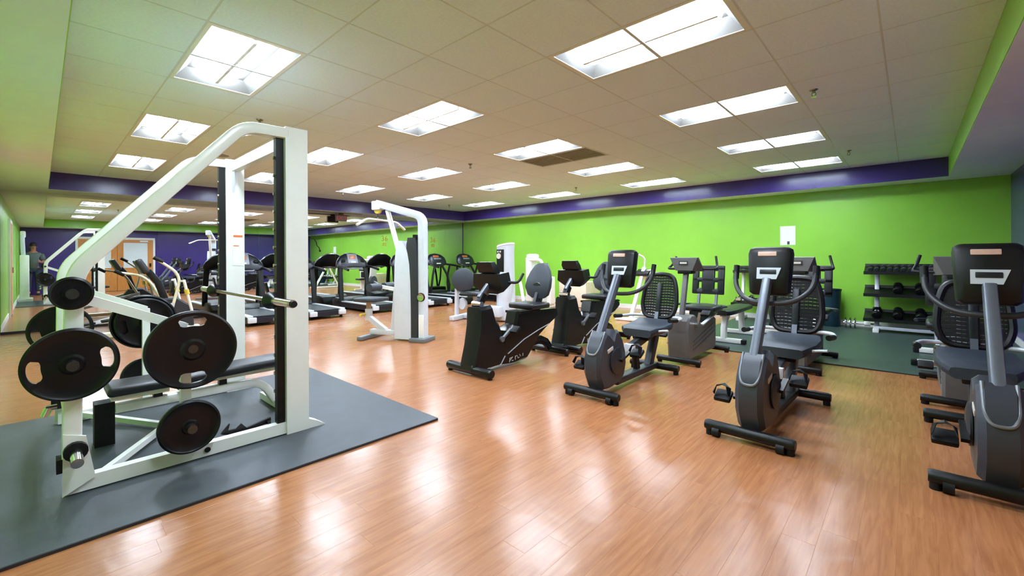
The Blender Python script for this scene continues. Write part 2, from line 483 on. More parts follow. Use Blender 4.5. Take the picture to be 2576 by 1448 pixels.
# ---- recessed two-lens troffers
def make_troffer():
    t = thing('ceiling_light', '', 'light', (0, 0, 0), 0, 'recessed ceiling lights')
    L, W, D = 1.205, 0.595, 0.085
    iL, iW = 1.132, 0.545
    b = B()
    # flat rim
    for (c, s) in (((0, (W + iW) / 4, 0), (L, (W - iW) / 2, 0.008)), ((0, -(W + iW) / 4, 0), (L, (W - iW) / 2, 0.008)),
                   (((L + iL) / 4, 0, 0), ((L - iL) / 2, iW, 0.008)), ((-(L + iL) / 4, 0, 0), ((L - iL) / 2, iW, 0.008))):
        b.box(c, s)
    b.obj('rim', 'trim_white', t); b = B()
    # sloped reflector sides up to the top plate
    tL, tW = 0.98, 0.40
    lo = [(-iL / 2, -iW / 2, 0), (iL / 2, -iW / 2, 0), (iL / 2, iW / 2, 0), (-iL / 2, iW / 2, 0)]
    hi = [(-tL / 2, -tW / 2, D), (tL / 2, -tW / 2, D), (tL / 2, tW / 2, D), (-tL / 2, tW / 2, D)]
    b.loft([lo, hi], caps=False)
    b.box((0, 0, D + 0.006), (tL + 0.02, tW + 0.02, 0.01))
    b.obj('housing', 'lamp_white', t)
    B().box((0, 0, D * 0.42), (0.97, 0.022, D * 0.8)).bevel(0.004).obj('spine', 'trim_white', t)
    for s in (-1, 1):
        b = B(); prof = []
        for k in range(9):
            a = math.pi * k / 8
            prof.append((s * (0.076 - 0.062 * math.cos(a)), D - 0.004 - 0.064 * math.sin(a)))
        rings = []
        for x, sc in ((-0.475, 0.7), (-0.465, 0.92), (-0.445, 1.0), (0.445, 1.0), (0.465, 0.92), (0.475, 0.7)):
            rings.append([(x, q[0], D - 0.004 + (q[1] - D + 0.004) * sc) for q in prof])
        b.loft(rings)
        b.obj('lens', 'lamp_lens', t)
    return t
names = ['nearest the camera', 'second from the camera', 'second from the mirror', 'closest to the mirror']
rowsn = ['in the row by the front soffit', 'in the second row from the front', 'in the middle row', 'in the fourth row from the front', 'in the row along the back soffit']
tro = None
k = 0
for i in range(4):
    for j in range(5):
        lx, ly = lamps[k]; k += 1
        loc = (lx + 0.61, ly + 0.305, ZC + 0.001)
        lab = 'white recessed fluorescent ceiling light ' + rowsn[j] + ', ' + names[i]
        if tro is None:
            tro = make_troffer(); tro.location = loc; tro['label'] = lab
        else:
            copy_tree(tro, loc, label=lab)

# ---- air grille in the tiles and slot vent in the soffit
vx, vy = gx[vent_cell[0]] + T, gy[8] + T / 2
vent = thing('air_vent', 'grey flat air return grille between ceiling lights', 'vent', (vx, vy, ZC))
B().box((vx, vy, ZC + 0.012), (1.2, 0.6, 0.012)).obj('backing', 'vent_grey', vent, world=True)
b = B()
for c, s in (((vx, vy + 0.29, ZC), (1.2, 0.02, 0.012)), ((vx, vy - 0.29, ZC), (1.2, 0.02, 0.012)), ((vx + 0.59, vy, ZC), (0.02, 0.58, 0.012)), ((vx - 0.59, vy, ZC), (0.02, 0.58, 0.012))):
    b.box(c, s)
b.obj('frame', 'grid_white', vent, world=True)
for q in range(9):
    B().box((vx, vy - 0.24 + q * 0.06, ZC + 0.002), (1.16, 0.006, 0.01)).obj('slat', 'vent_grey', vent, world=True)
sv = thing('slot_vent', 'narrow dark slot vent under the purple soffit by the mirror', 'vent', (XM + 0.35, 5.1, ZS - 0.012))
B().box((XM + 0.35, 5.1, ZS - 0.006), (0.1, 1.5, 0.012)).bevel(0.003).obj('frame', 'vent_grey', sv, world=True)
B().box((XM + 0.35, 5.1, ZS - 0.009), (0.05, 1.44, 0.01)).obj('slot', 'black_plastic', sv, world=True)

# ---- sprinkler heads
def sprinkler(x, y, label, z=ZC):
    t = thing('sprinkler_head', label, 'sprinkler', (x, y, z), 0, 'fire sprinklers on the ceiling')
    B().lathe([(0.001, 0.0), (0.036, 0.0), (0.03, -0.01), (0.013, -0.014), (0.013, -0.03), (0.001, -0.031)]).obj('escutcheon', 'steel_bar', t)
    B().tube([(-0.012, 0, -0.028), (-0.016, 0, -0.045), (-0.003, 0, -0.062)], 0.004, 6).tube([(0.012, 0, -0.028), (0.016, 0, -0.045), (0.003, 0, -0.062)], 0.004, 6).obj('yoke', 'steel_bar', t)
    B().lathe([(0.001, -0.06), (0.02, -0.062), (0.022, -0.066), (0.001, -0.067)]).obj('deflector', 'chrome', t)
def ceil_at(u, v, z=None):
    a = (u - 1280.05) / FPX; b2 = -(v - 647.6) / FPX
    c, s = math.cos(ROLL), math.sin(ROLL)
    X = c * a + s * b2; Z = -s * a + c * b2
    d = Vector((math.cos(ALPHA) * X - math.sin(ALPHA), math.sin(ALPHA) * X + math.cos(ALPHA), Z))
    return d * ((ZC - EYE) / Z)
for u, v, lab in ((2047, 225, 'bright chrome sprinkler beside the light at upper right'), (2135, 378, 'grey sprinkler near the purple fascia at far right'),
                  (1183, 412, 'grey sprinkler in the middle of the tiled ceiling'), (1449, 471, 'grey sprinkler close to the back purple fascia'),
                  (653, 300, 'sprinkler just above the top of the white rack'), (1130, 515, 'tiny sprinkler near the far purple corner'), (862, 484, 'small sprinkler near the mirror-side purple fascia')):
    p = ceil_at(u, v); sprinkler(p.x, p.y, lab)
p = ceil_at(556, 390)
sp = thing('ceiling_speaker', 'round flush ceiling speaker seen through the white rack', 'speaker', (p.x, p.y, ZC), 0)
B().lathe([(0.001, 0), (0.1, 0), (0.1, -0.006), (0.08, -0.012), (0.001, -0.012)]).obj('grille', 'vent_grey', sp)

# ---- doors on the purple wall (seen in the mirror)
def door_leaf(parent, y0, y1, closer):
    lf = B().box((XR - 0.018, (y0 + y1) / 2, 1.03), (0.036, y1 - y0 - 0.01, 2.04)).obj('door_leaf', 'wood_door', parent)
    wy0, wy1 = y0 + 0.17, y1 - 0.17
    B().box((XR - 0.04, (wy0 + wy1) / 2, 1.42), (0.01, wy1 - wy0, 1.02)).obj('pane', 'glass_pane', lf)
    b = B()
    for c, s in (((XR - 0.042, wy0, 1.42), (0.016, 0.03, 1.06)), ((XR - 0.042, wy1, 1.42), (0.016, 0.03, 1.06)), ((XR - 0.042, (wy0 + wy1) / 2, 0.9), (0.016, wy1 - wy0, 0.03)), ((XR - 0.042, (wy0 + wy1) / 2, 1.94), (0.016, wy1 - wy0, 0.03))):
        b.box(c, s)
    b.obj('pane_frame', 'wood_door', lf)
    B().box((XR - 0.055, y1 - 0.1, 1.02), (0.03, 0.06, 0.14)).cyl((XR - 0.06, y1 - 0.1, 1.03), (XR - 0.11, y1 - 0.1, 1.03), 0.012).obj('door_handle', 'black_plastic', lf)
    if closer:
        B().box((XR - 0.06, y1 - 0.3, 1.99), (0.05, 0.26, 0.06)).obj('door_closer', 'trim_white', lf)
d1 = struct(B().box((XR - 0.008, 2.12, 2.09), (0.05, 2.36, 0.09)).box((XR - 0.008, 0.97, 1.03), (0.05, 0.07, 2.05)).box((XR - 0.008, 3.27, 1.03), (0.05, 0.07, 2.05)).obj('door_1', 'trim_white'),
            'double wooden door in a white frame, seen in the mirror')
door_leaf(d1, 1.0, 2.12, False); door_leaf(d1, 2.12, 3.24, True)
# door on the front green wall
d2 = struct(B().box((-7.4, YF + 0.012, 2.1), (1.1, 0.06, 0.08)).box((-7.91, YF + 0.012, 1.05), (0.08, 0.06, 2.1)).box((-6.89, YF + 0.012, 1.05), (0.08, 0.06, 2.1)).obj('door_2', 'trim_white'), 'white framed door in the front green wall, seen in the mirror')
lf = B().box((-7.4, YF + 0.018, 1.04), (0.94, 0.036, 2.05)).obj('door_leaf', 'wood_door', d2)
B().box((-7.06, YF + 0.05, 1.02), (0.05, 0.03, 0.13)).obj('door_handle', 'chrome', lf)
# notices
nb = thing('notice_board', 'beige notice board on the purple wall, seen in the mirror', 'notice board', (XR - 0.02, 6.3, 1.35))
B().box((XR - 0.01, 6.3, 1.6), (0.02, 0.62, 0.62)).obj('board', 'notice_beige', nb, world=True)
for q in range(3):
    B().box((XR - 0.022, 6.12 + q * 0.19, 1.64), (0.003, 0.15, 0.22)).obj('sheet', 'paper_white', nb, world=True)
pn = thing('paper_notice', 'white sheet of paper taped to the green wall above the bikes', 'notice', (-1.73, YB - 0.004, 1.58))
B().box((-1.73, YB - 0.003, 1.63), (0.25, 0.005, 0.36)).obj('sheet', 'paper_white', pn, world=True)
B().box((-1.72, YB - 0.0065, 1.49), (0.04, 0.002, 0.06)).obj('black_mark', 'paper_ink', pn, world=True)
# orange lettering on the mirror

# ================================================================== WHITE SMITH RACK (foreground left)
RX0, RX1 = -3.24, -4.67          # near and far side frame
# grey rubber mat under it
mt = thing('rubber_floor_mat', 'large grey rubber mat lying under the white rack', 'mat', (-3.82, 0.8, 0))
m0 = B().box((-3.82, 0.82, 0.0075), (2.3, 2.5, 0.015)).bevel(0.003).obj('mat_sheet', 'rubber_mat', mt, world=True)
B().box((-2.668, 0.82, 0.007), (0.008, 2.5, 0.0135)).obj('mat_edge', 'rubber_edge_and_shade', mt, world=True)
B().box((-3.82, 2.071, 0.007), (2.3, 0.006, 0.0135)).obj('mat_edge', 'rubber_edge_and_shade', mt, world=True)
MZ = 0.015

rack = thing('smith_rack', 'white steel Smith machine rack with slanted rear beams on grey mat', 'weight rack', (-3.955, 0.7, MZ))
def rack_side(x, s):
    """one side frame; s = +1 outward is +x"""
    W = 'white_steel'
    sf_ = B().box((x, 0.69, MZ + 0.045), (0.06, 1.2, 0.075)).bevel(0.006).obj('base_rail', W, rack, world=True)
    for yy in (0.115, 0.705):
        B().cyl((x + s * 0.029, yy, MZ + 0.045), (x + s * 0.036, yy, MZ + 0.045), 0.016).obj('bolt', 'black_plastic', sf_, world=True)
    # main upright, wide box post with wedge foot
    B().box((x, 1.245, MZ + 1.075), (0.085, 0.15, 2.15)).bevel(0.006).obj('upright', W, rack, world=True)
    B().prism([(1.30, MZ), (1.44, MZ), (1.39, MZ + 0.035), (1.31, MZ + 0.075)], 'x', x - 0.04, x + 0.04).obj('foot_wedge', W, rack, world=True)
    gr = B().box((x - s * 0.01, 1.142, MZ + 1.07), (0.045, 0.05, 2.02)).bevel(0.004).obj('guide_rail', 'black_plastic', rack, world=True)
    for q in range(14):
        B().cyl((x - s * 0.02, 1.108, 0.32 + q * 0.125), (x - s * 0.02, 1.12, 0.32 + q * 0.125), 0.012, 8).obj('lock_peg', 'chrome', gr, world=True)
    # top beam bending down to the rear post
    path = fillet([(x, 1.19, MZ + 2.105), (x, 0.915, MZ + 2.10), (x, 0.125, MZ + 1.165), (x, 0.112, MZ + 0.20)], 0.09, 6)
    B().sweep(path, rect(0.075, 0.085, 0.012), up=(1, 0, 0)).obj('slanted_beam', W, rack, world=True)
    # rear post foot: gusset plate, rubber cap, low chrome peg
    B().prism([(0.075, MZ + 0.01), (0.20, MZ + 0.075), (0.165, MZ + 0.30), (0.08, MZ + 0.33)], 'x', x + s * 0.035, x + s * 0.05).obj('gusset_plate', W, rack, world=True)
    B().box((x - s * 0.01, 0.105, MZ + 0.165), (0.09, 0.1, 0.07)).bevel(0.006).obj('rubber_cap', 'black_rubber', rack, world=True)
    pg = B().cyl((x + s * 0.05, 0.125, MZ + 0.235), (x + s * 0.20, 0.125, MZ + 0.215), 0.025).obj('storage_peg', 'chrome', rack, world=True)
    B().cyl((x + s * 0.05, 0.125, MZ + 0.237), (x + s * 0.075, 0.125, MZ + 0.235), 0.048).obj('peg_collar', 'black_rubber', pg, world=True)
    # diagonal arm and storage upright
    B().bar((x, 0.14, MZ + 1.03), (x, 0.60, MZ + 0.815), 0.05, 0.085, up=(1, 0, 0)).obj('storage_arm', W, rack, world=True)
    B().box((x, 0.60, MZ + 0.44), (0.05, 0.05, 0.76)).bevel(0.004).obj('storage_post', W, rack, world=True)
    for yy, zz in ((0.112, 1.07), (0.112, 0.712), (0.605, 0.72), (0.60, 0.255)):
        B().cyl((x + s * 0.02, yy, zz), (x + s * 0.185, yy, zz), 0.0245).obj('storage_peg', 'peg_steel', rack, world=True)
    # pin lever low on the rear post
    B().cyl((x, 0.06, MZ + 0.47), (x + s * 0.0, 0.02, MZ + 0.47), 0.014).cyl((x, 0.03, MZ + 0.47), (x, 0.015, MZ + 0.43), 0.017).obj('pin_knob', 'chrome', rack, world=True)
rack_side(RX0, 1); rack_side(RX1, -1)
# cross members
B().box((-3.955, 1.25, MZ + 2.09), (1.36, 0.06, 0.09)).bevel(0.005).obj('top_crossbar', 'white_steel', rack, world=True)
B().prism([(RX1 + 0.045, 1.86), (RX1 + 0.10, 2.05), (RX1 + 0.045, 2.05)], 'y', 1.22, 1.24).obj('corner_plate', 'silver_paint', rack, world=True)
B().box((-3.955, 0.11, MZ + 0.40), (1.38, 0.05, 0.06)).bevel(0.005).obj('rear_crossbar', 'white_steel', rack, world=True)
B().bar((RX0 - 0.02, 0.22, MZ + 0.05), (-3.955, 0.62, MZ + 0.03), 0.035, 0.035).bar((RX1 + 0.02, 0.22, MZ + 0.05), (-3.955, 0.62, MZ + 0.03), 0.035, 0.035).obj('floor_brace', 'white_steel', rack, world=True)
# warning sticker on the far upright
B().box((RX1 + 0.0435, 1.265, 1.33), (0.002, 0.085, 0.30)).obj('sticker', 'paper_white', rack, world=True)
B().box((RX1 + 0.045, 1.265, 1.455), (0.002, 0.075, 0.018)).box((RX1 + 0.045, 1.25, 1.365), (0.002, 0.045, 0.008)).obj('sticker_print', 'orange_print', rack, world=True)

# bar of the rack
bar = thing('smith_bar', 'steel weight bar resting in the guide rails of the white rack', 'barbell', (-3.955, 1.085, 0.955))
BY, BZ = 1.085, 0.955
B().cyl((-3.30, BY, BZ), (-4.61, BY, BZ), 0.0145).obj('bar_shaft', 'steel_bar', bar, world=True)
for s, xe in ((1, -3.24), (-1, -4.67)):
    sl_ = B().cyl((xe + s * 0.06, BY, BZ), (xe + s * 0.38, BY, BZ), 0.026, 20).obj('sleeve', 'chrome', bar, world=True)
    B().cyl((xe + s * 0.36, BY, BZ), (xe + s * 0.40, BY, BZ), 0.0265, 20, 0.02).obj('end_cap', 'black_plastic', sl_, world=True)
    B().lathe([(0.014, -0.03), (0.05, -0.02), (0.06, 0.0), (0.05, 0.03), (0.026, 0.07)], (xe + s * 0.0, BY, BZ), 'x').obj('hub_collar', 'black_iron', bar, world=True)
    B().bar((xe - s * 0.05, BY + 0.01, BZ), (xe - s * 0.05, BY - 0.02, BZ + 0.12), 0.012, 0.03, up=(1, 0, 0)).obj('hook', 'black_iron', bar, world=True)
hk = thing('safety_hook', 'black bar-catch hook lying low against the white base rail', 'hook', (RX0 - 0.07, 0.98, MZ + 0.09))
B().prism([(1.10, 0.13), (0.95, 0.10), (0.92, 0.135), (0.89, 0.11), (0.84, 0.115), (0.85, 0.155), (0.80, 0.10), (0.86, 0.075), (1.10, 0.095)], 'x', RX0 - 0.08, RX0 - 0.06).obj('hook_plate', 'black_iron', hk, world=True)
B().bar((RX0 - 0.03, 1.08, 0.105), (RX0 - 0.08, 1.08, 0.105), 0.02, 0.02).obj('hook_pin', 'black_iron', hk, world=True)

# weight plates with grip holes
def plate(name, label, x, y, z, D, th, s, holes, a0=0.0, rim=0.022, group='black weight plates on the rack'):
    t = thing(name, label, 'weight plate', (x, y, z), 0, group)
    R = D / 2; n = 96; DM = 0.40
    # disc built as annular bands, with grip openings cut through the mid band
    b = B(); bm = b.bm
    hole_r0, hole_r1 = R * 0.60, R * 0.87
    rs = [0.026, R * 0.22, R * 0.28, hole_r0, hole_r1, R - rim * 0.5, R]
    front = [0.6, 0.6, 0.28, 0.2, 0.3, 0.5, 0.32]
    def is_hole(i):
        a = (2 * math.pi * (i + 0.5) / n)
        for h in range(holes):
            c = a0 + 2 * math.pi * h / max(1, holes)
            d = (a - c + math.pi) % (2 * math.pi) - math.pi
            if abs(d) < DM: return True
        return False
    def rad(k, i):
        r = rs[k]
        if k in (3, 4) and holes:                                  # rounded outline of the grip openings
            a = 2 * math.pi * i / n
            for h in range(holes):
                d = (a - a0 - 2 * math.pi * h / holes + math.pi) % (2 * math.pi) - math.pi
                if abs(d) <= DM + 0.05:
                    q = max(0.0, 1 - min(1, abs(d) / (DM + 0.02)) ** 4) ** 0.5
                    rm, hw = (hole_r0 + hole_r1) / 2, (hole_r1 - hole_r0) / 2
                    r = rm + (hw if k == 4 else -hw) * max(0.12, q)
        return r
    F = [[bm.verts.new((front[k] * th, rad(k, i) * math.cos(2 * math.pi * i / n), rad(k, i) * math.sin(2 * math.pi * i / n))) for i in range(n)] for k in range(len(rs))]
    K = [[bm.verts.new((-front[k] * th, rad(k, i) * math.cos(2 * math.pi * i / n), rad(k, i) * math.sin(2 * math.pi * i / n))) for i in range(n)] for k in range(len(rs))]
    for k in range(len(rs) - 1):
        for i in range(n):
            j = (i + 1) % n
            if k == 3 and holes and is_hole(i): continue
            bm.faces.new((F[k][i], F[k][j], F[k + 1][j], F[k + 1][i]))
            bm.faces.new((K[k][i], K[k + 1][i], K[k + 1][j], K[k][j]))
    for i in range(n):
        j = (i + 1) % n
        bm.faces.new((F[-1][i], F[-1][j], K[-1][j], K[-1][i])); bm.faces.new((F[0][i], K[0][i], K[0][j], F[0][j]))
        if holes and is_hole(i):
            bm.faces.new((F[3][i], F[3][j], K[3][j], K[3][i])); bm.faces.new((F[4][i], K[4][i], K[4][j], F[4][j]))
            if not is_hole(i - 1): bm.faces.new((F[3][i], K[3][i], K[4][i], F[4][i]))
            if not is_hole(i + 1): bm.faces.new((F[3][j], F[4][j], K[4][j], K[3][j]))
    b.obj('plate_disc', 'black_iron', t)
    B().lathe([(0.0265, -0.5 * th), (0.036, -0.5 * th), (0.036, 0.66 * th), (0.0265, 0.66 * th)], (0, 0, 0), 'x', 24).obj('hub_ring', 'black_iron', t)
    return t
plate('weight_plate', 'large black plate with top and bottom grip holes, nearest on the rack', RX0 + 0.155, 0.607, 0.715, 0.45, 0.04, 1, 2, math.pi / 2)
plate('weight_plate', 'black plate with side grip holes on the rear post of rack', RX0 + 0.10, 0.112, 0.71, 0.366, 0.036, 1, 2, 0.12)
plate('weight_plate', 'small solid black plate high on the rear post of rack', RX0 + 0.10, 0.112, 1.071, 0.168, 0.026, 1, 0)
plate('weight_plate', 'medium solid black plate low beside the white base rail', RX0 + 0.11, 0.60, 0.255, 0.31, 0.034, 1, 0)
plate('weight_plate', 'black plate on far side of rack, showing above the storage arm', RX1 - 0.13, 0.607, 0.715, 0.45, 0.04, -1, 2, math.pi / 2)
plate('weight_plate', 'black plate on far rear post, half hidden by the near one', RX1 - 0.10, 0.112, 0.71, 0.366, 0.036, -1, 2, 0.3)
plate('weight_plate', 'dark plate low on the far side of the rack', RX1 - 0.10, 0.60, 0.255, 0.31, 0.034, -1, 0)
plate('weight_plate', 'inner grip plate behind the white storage post', RX1 - 0.075 - 0.005, 0.607, 0.715, 0.40, 0.03, -1, 2, 0.2)

# bench inside the rack
bn = thing('weight_bench', 'black padded white-framed bench standing inside the white rack', 'bench', (-3.88, 0.8, MZ))
bx = -3.88
B().rbox((bx, 0.46, MZ + 0.375), (0.30, 0.34, 0.06), 0.025, seg=3).obj('seat_pad', 'pad_black', bn, world=True)
B().rbox((bx, 1.08, MZ + 0.385), (0.28, 0.80, 0.06), 0.025, Matrix.Rotation(0.03, 3, 'X'), seg=3).obj('back_pad', 'pad_black', bn, world=True)
B().box((bx, 0.46, MZ + 0.33), (0.22, 0.30, 0.03)).box((bx, 1.05, MZ + 0.335), (0.16, 0.74, 0.025)).obj('pad_plate', 'ivory_steel', bn, world=True)
B().sweep(fillet([(bx, 0.34, MZ + 0.24), (bx, 0.62, MZ + 0.24), (bx, 1.22, MZ + 0.24), (bx, 1.33, MZ + 0.05)], 0.12, 6), rect(0.06, 0.07, 0.01), up=(1, 0, 0)).obj('spine_beam', 'white_steel', bn, world=True)
B().box((bx, 1.34, MZ + 0.035), (0.62, 0.065, 0.055)).bevel(0.006).obj('rear_foot', 'white_steel', bn, world=True)
B().box((bx - 0.08, 0.29, MZ + 0.14), (0.12, 0.10, 0.28)).bevel(0.012).obj('front_leg', 'black_rubber', bn, world=True)
B().box((bx, 0.56, MZ + 0.28), (0.05, 0.05, 0.1)).box((bx, 0.95, MZ + 0.29), (0.05, 0.05, 0.1)).obj('seat_bracket', 'black_plastic', bn, world=True)
B().cyl((bx + 0.15, 0.64, MZ + 0.36), (bx + 0.17, 0.66, MZ + 0.33), 0.014).obj('pop_pin', 'chrome', bn, world=True)
B().cyl((bx - 0.30, 1.40, MZ + 0.03), (bx - 0.26, 1.40, MZ + 0.03), 0.03).cyl((bx + 0.26, 1.40, MZ + 0.03), (bx + 0.30, 1.40, MZ + 0.03), 0.03).obj('wheel', 'black_rubber', bn, world=True)

# ================================================================== RECUMBENT BIKES
def cap_bar(t, y, half, z=0.065, r=0.036, name='stabilizer', wheels=False, m='black_plastic', feet=True):
    o = B().tube([(-half, y, z), (-half + 0.02, y, z), (half - 0.02, y, z), (half, y, z)], [r * 0.85, r, r, r * 0.85], 14).obj(name, m, t)
    for s in (-1, 1):
        if wheels:
            B().cyl((s * (half - 0.10), y - 0.02, 0.032), (s * (half - 0.055), y - 0.02, 0.032), 0.032, 14).obj('transport_wheel', 'black_rubber', o)
        if feet:
            B().cyl((s * (half - 0.03), y, 0.0), (s * (half - 0.03), y, z - 0.01), 0.026, 12).obj('levelling_foot', 'black_rubber', o)
    return o

def make_bike_grey(label, group):
    """charcoal recumbent bike; front (console side) at y = 0, seat at y = 1.35"""
    t = thing('recumbent_bike', label, 'exercise bike', (0, 0, 0), 0, group)
    cap_bar(t, 0.03, 0.27, wheels=True)
    cap_bar(t, 1.30, 0.27)
    # egg-shaped flywheel shroud
    poly = [(0.10, 0.07), (0.035, 0.20), (0.03, 0.33), (0.06, 0.43), (0.12, 0.53), (0.17, 0.575), (0.205, 0.56), (0.30, 0.50), (0.345, 0.575), (0.40, 0.565), (0.47, 0.48), (0.52, 0.36), (0.53, 0.24), (0.49, 0.13), (0.42, 0.075), (0.25, 0.06)]
    sh = B().prism(poly, 'x', -0.085, 0.085, inset=0.03).obj('shroud', 'charcoal', t)
    for s in (-1, 1):
        B().lathe([(0.001, s * 0.09), (0.12, s * 0.09), (0.12, s * 0.10), (0.08, s * 0.11), (0.001, s * 0.112)], (0, 0.33, 0.30), 'x', 24).obj('crank_cover', 'dark_grey', sh)
        B().rbox((s * 0.086, 0.22, 0.41), (0.008, 0.10, 0.035), 0.004, Matrix.Rotation(0.25 , 3, 'X')).obj('badge', 'badge', sh)
        a = 0.30 if s > 0 else 3.5
        cy, cz = 0.34 + 0.17 * math.cos(a), 0.30 + 0.17 * math.sin(a)
        cr = B().bar((s * 0.12, 0.34, 0.30), (s * 0.12, cy, cz), 0.022, 0.035, up=(1, 0, 0)).obj('crank_arm', 'black_plastic', t)
        B().rbox((s * 0.20, cy, cz), (0.11, 0.10, 0.035), 0.012, Matrix.Rotation(0.5, 3, 'X')).obj('pedal', 'black_rubber', cr)
        B().sweep([(s * 0.15, cy - 0.05, cz + 0.02), (s * 0.16, cy - 0.02, cz + 0.07), (s * 0.20, cy, cz + 0.085), (s * 0.24, cy - 0.02, cz + 0.07), (s * 0.25, cy - 0.05, cz + 0.02)], rect(0.004, 0.05), up=(0, 1, 0)).obj('pedal_strap', 'black_rubber', cr)
    # mast and console
    B().bar((0, 0.11, 0.42), (0, 0.52, 1.06), 0.075, 0.06, up=(1, 0, 0), r=0.015).obj('mast', 'charcoal_metal', t)
    B().tube(fillet([(-0.062, 0.17, 0.575), (-0.06, 0.075, 0.44), (-0.04, 0.04, 0.385), (0.04, 0.04, 0.385), (0.06, 0.075, 0.44), (0.062, 0.17, 0.575)], 0.03, 4), 0.009, 8).obj('mast_collar', 'silver_dark', sh)
    R = Matrix.Rotation(-0.16, 3, 'X')
    cb = B(); prof = []
    for zz, wx, dy in ((-0.19, 0.11, 0.03), (-0.17, 0.135, 0.045), (-0.05, 0.142, 0.055), (0.12, 0.15, 0.055), (0.155, 0.145, 0.045), (0.17, 0.125, 0.03)):
        prof.append([R @ Vector((p[0] * 1.0, p[1], zz)) + Vector((0, 0.60, 1.135)) for p in rect(wx * 2, dy * 2, min(dy, 0.04))])
    cons = cb.loft(prof).obj('console', 'black_plastic', t)
    B().rbox(R @ Vector((-0.01, -0.056, 0.115)) + Vector((0, 0.60, 1.135)), (0.125, 0.012, 0.034), 0.006, R).obj('badge', 'badge_pink', cons)
    B().prism([(-0.075, 0.01), (0.085, 0.01), (0.055, -0.075), (-0.075, -0.075)], 'y', -0.062, -0.052).merge(B()).obj('cup_tray', 'silver_paint', cons).matrix_local = Matrix.Translation((0, 0.60, 1.135)) @ R.to_4x4()
    B().rbox((0, 0, 0), (0.11, 0.012, 0.035), 0.005).obj('tray_recess', 'navy_plastic', cons).matrix_local = Matrix.Translation((0, 0.60, 1.135)) @ R.to_4x4() @ Matrix.Translation((0.0, -0.06, -0.022))
    B().box((0, 0, 0), (0.22, 0.006, 0.2)).obj('screen', 'black_gloss', cons).matrix_local = Matrix.Translation((0, 0.60, 1.135)) @ R.to_4x4() @ Matrix.Translation((0.0, 0.056, 0.0))
    # U handlebar under the console
    pts = fillet([(-0.27, 0.72, 1.16), (-0.265, 0.66, 1.00), (-0.16, 0.56, 0.90), (0, 0.52, 0.885), (0.16, 0.56, 0.90), (0.265, 0.66, 1.00), (0.27, 0.72, 1.16)], 0.08, 5)
    hb = B().tube(pts, 0.018, 10, up=(0, 1, 0)).obj('handlebar', 'dark_grey', t)
    for s in (-1, 1):
        B().tube([(s * 0.267, 0.69, 1.06), (s * 0.27, 0.722, 1.165)], 0.022, 10, up=(0, 1, 0)).obj('grip', 'black_rubber', hb)
    # frame rail, posts and seat carriage
    B().bar((0, 0.42, 0.075), (0, 1.30, 0.075), 0.11, 0.06, r=0.012).obj('floor_rail', 'dark_grey', t)
    B().bar((0, 1.16, 0.08), (0, 1.36, 0.46), 0.10, 0.075, up=(1, 0, 0), r=0.015).obj('seat_post', 'charcoal', t)
    B().bar((0, 0.90, 0.09), (0, 0.84, 0.36), 0.07, 0.05, up=(1, 0, 0), r=0.01).obj('front_post', 'black_plastic', t)
    sr_ = B().bar((0, 0.74, 0.33), (0, 1.42, 0.47), 0.09, 0.06, up=(1, 0, 0), r=0.01).obj('slide_rail', 'dark_grey', t)
    B().rbox((0, 0.745, 0.335), (0.11, 0.05, 0.085), 0.012).obj('rail_cap', 'silver_paint', sr_)
    B().rbox((0, 1.12, 0.44), (0.18, 0.30, 0.07), 0.02, Matrix.Rotation(0.2, 3, 'X')).obj('seat_carriage', 'black_plastic', t)
    rr = []
    for y, wx, zt in ((0.90, 0.15, 0.49), (0.94, 0.19, 0.505), (1.10, 0.21, 0.50), (1.28, 0.215, 0.515), (1.34, 0.20, 0.545)):
        rr.append([(p[0], y, zt - 0.035 + p[1] + abs(p[0]) ** 2 * 0.6) for p in rect(wx * 2, 0.075, 0.03)])
    B().loft(rr).obj('seat', 'pad_grey', t)
    # mesh backrest in a rim with a visible weave of straps
    bk = B(); Rb = Matrix.Rotation(-0.22, 4, 'X'); O = Matrix.Translation((0, 1.40, 0.60)) @ Rb
    def bp(x, z, d=0.0): return O @ Vector((x, d + 0.35 * x * x, z))
    rim = fillet([bp(0, -0.03), bp(-0.15, -0.02), bp(-0.195, 0.10), bp(-0.18, 0.30), bp(-0.14, 0.44), bp(0, 0.46), bp(0.14, 0.44), bp(0.18, 0.30), bp(0.195, 0.10), bp(0.15, -0.02), bp(0.001, -0.03)], 0.06, 4)[:-1]
    back = bk.tube(rim, 0.024, 8, closed=True, up=(0, 1, 0)).obj('backrest', 'black_plastic', t)
    b = B()
    for k in range(15):
        z = 0.015 + k * 0.03
        wx = 0.188 - 0.9 * max(0, z - 0.30) ** 1.3
        b.sweep([bp(-wx, z), bp(-wx / 2, z + 0.006), bp(0, z), bp(wx / 2, z + 0.006), bp(wx, z)], rect(0.0262, 0.003), up=(0, 1, 0))
    b.obj('mesh_back', 'mesh_weave', back)
    b = B()
    for k in range(11):
        x = -0.15 + k * 0.03
        b.sweep([bp(x, -0.01, 0.004), bp(x, 0.2, 0.004), bp(x, 0.43, 0.004)], rect(0.008, 0.003), up=(0, 1, 0))
    b.obj('mesh_cord', 'mesh_weave', back)
    B().rbox(bp(0, 0.17, -0.01), (0.05, 0.02, 0.36), 0.008, (Matrix.Rotation(-0.22, 3, 'X'))).obj('back_spine', 'navy_plastic', back)
    B().bar((0, 1.36, 0.46), (0, 1.42, 0.62), 0.09, 0.04, up=(1, 0, 0)).obj('back_post', 'charcoal_metal', t)
    # side grips round the seat
    pts = fillet([(-0.30, 1.02, 0.60), (-0.31, 1.22, 0.585), (-0.27, 1.40, 0.585), (0, 1.43, 0.58), (0.27, 1.40, 0.585), (0.31, 1.22, 0.585), (0.30, 1.02, 0.60)], 0.1, 5)
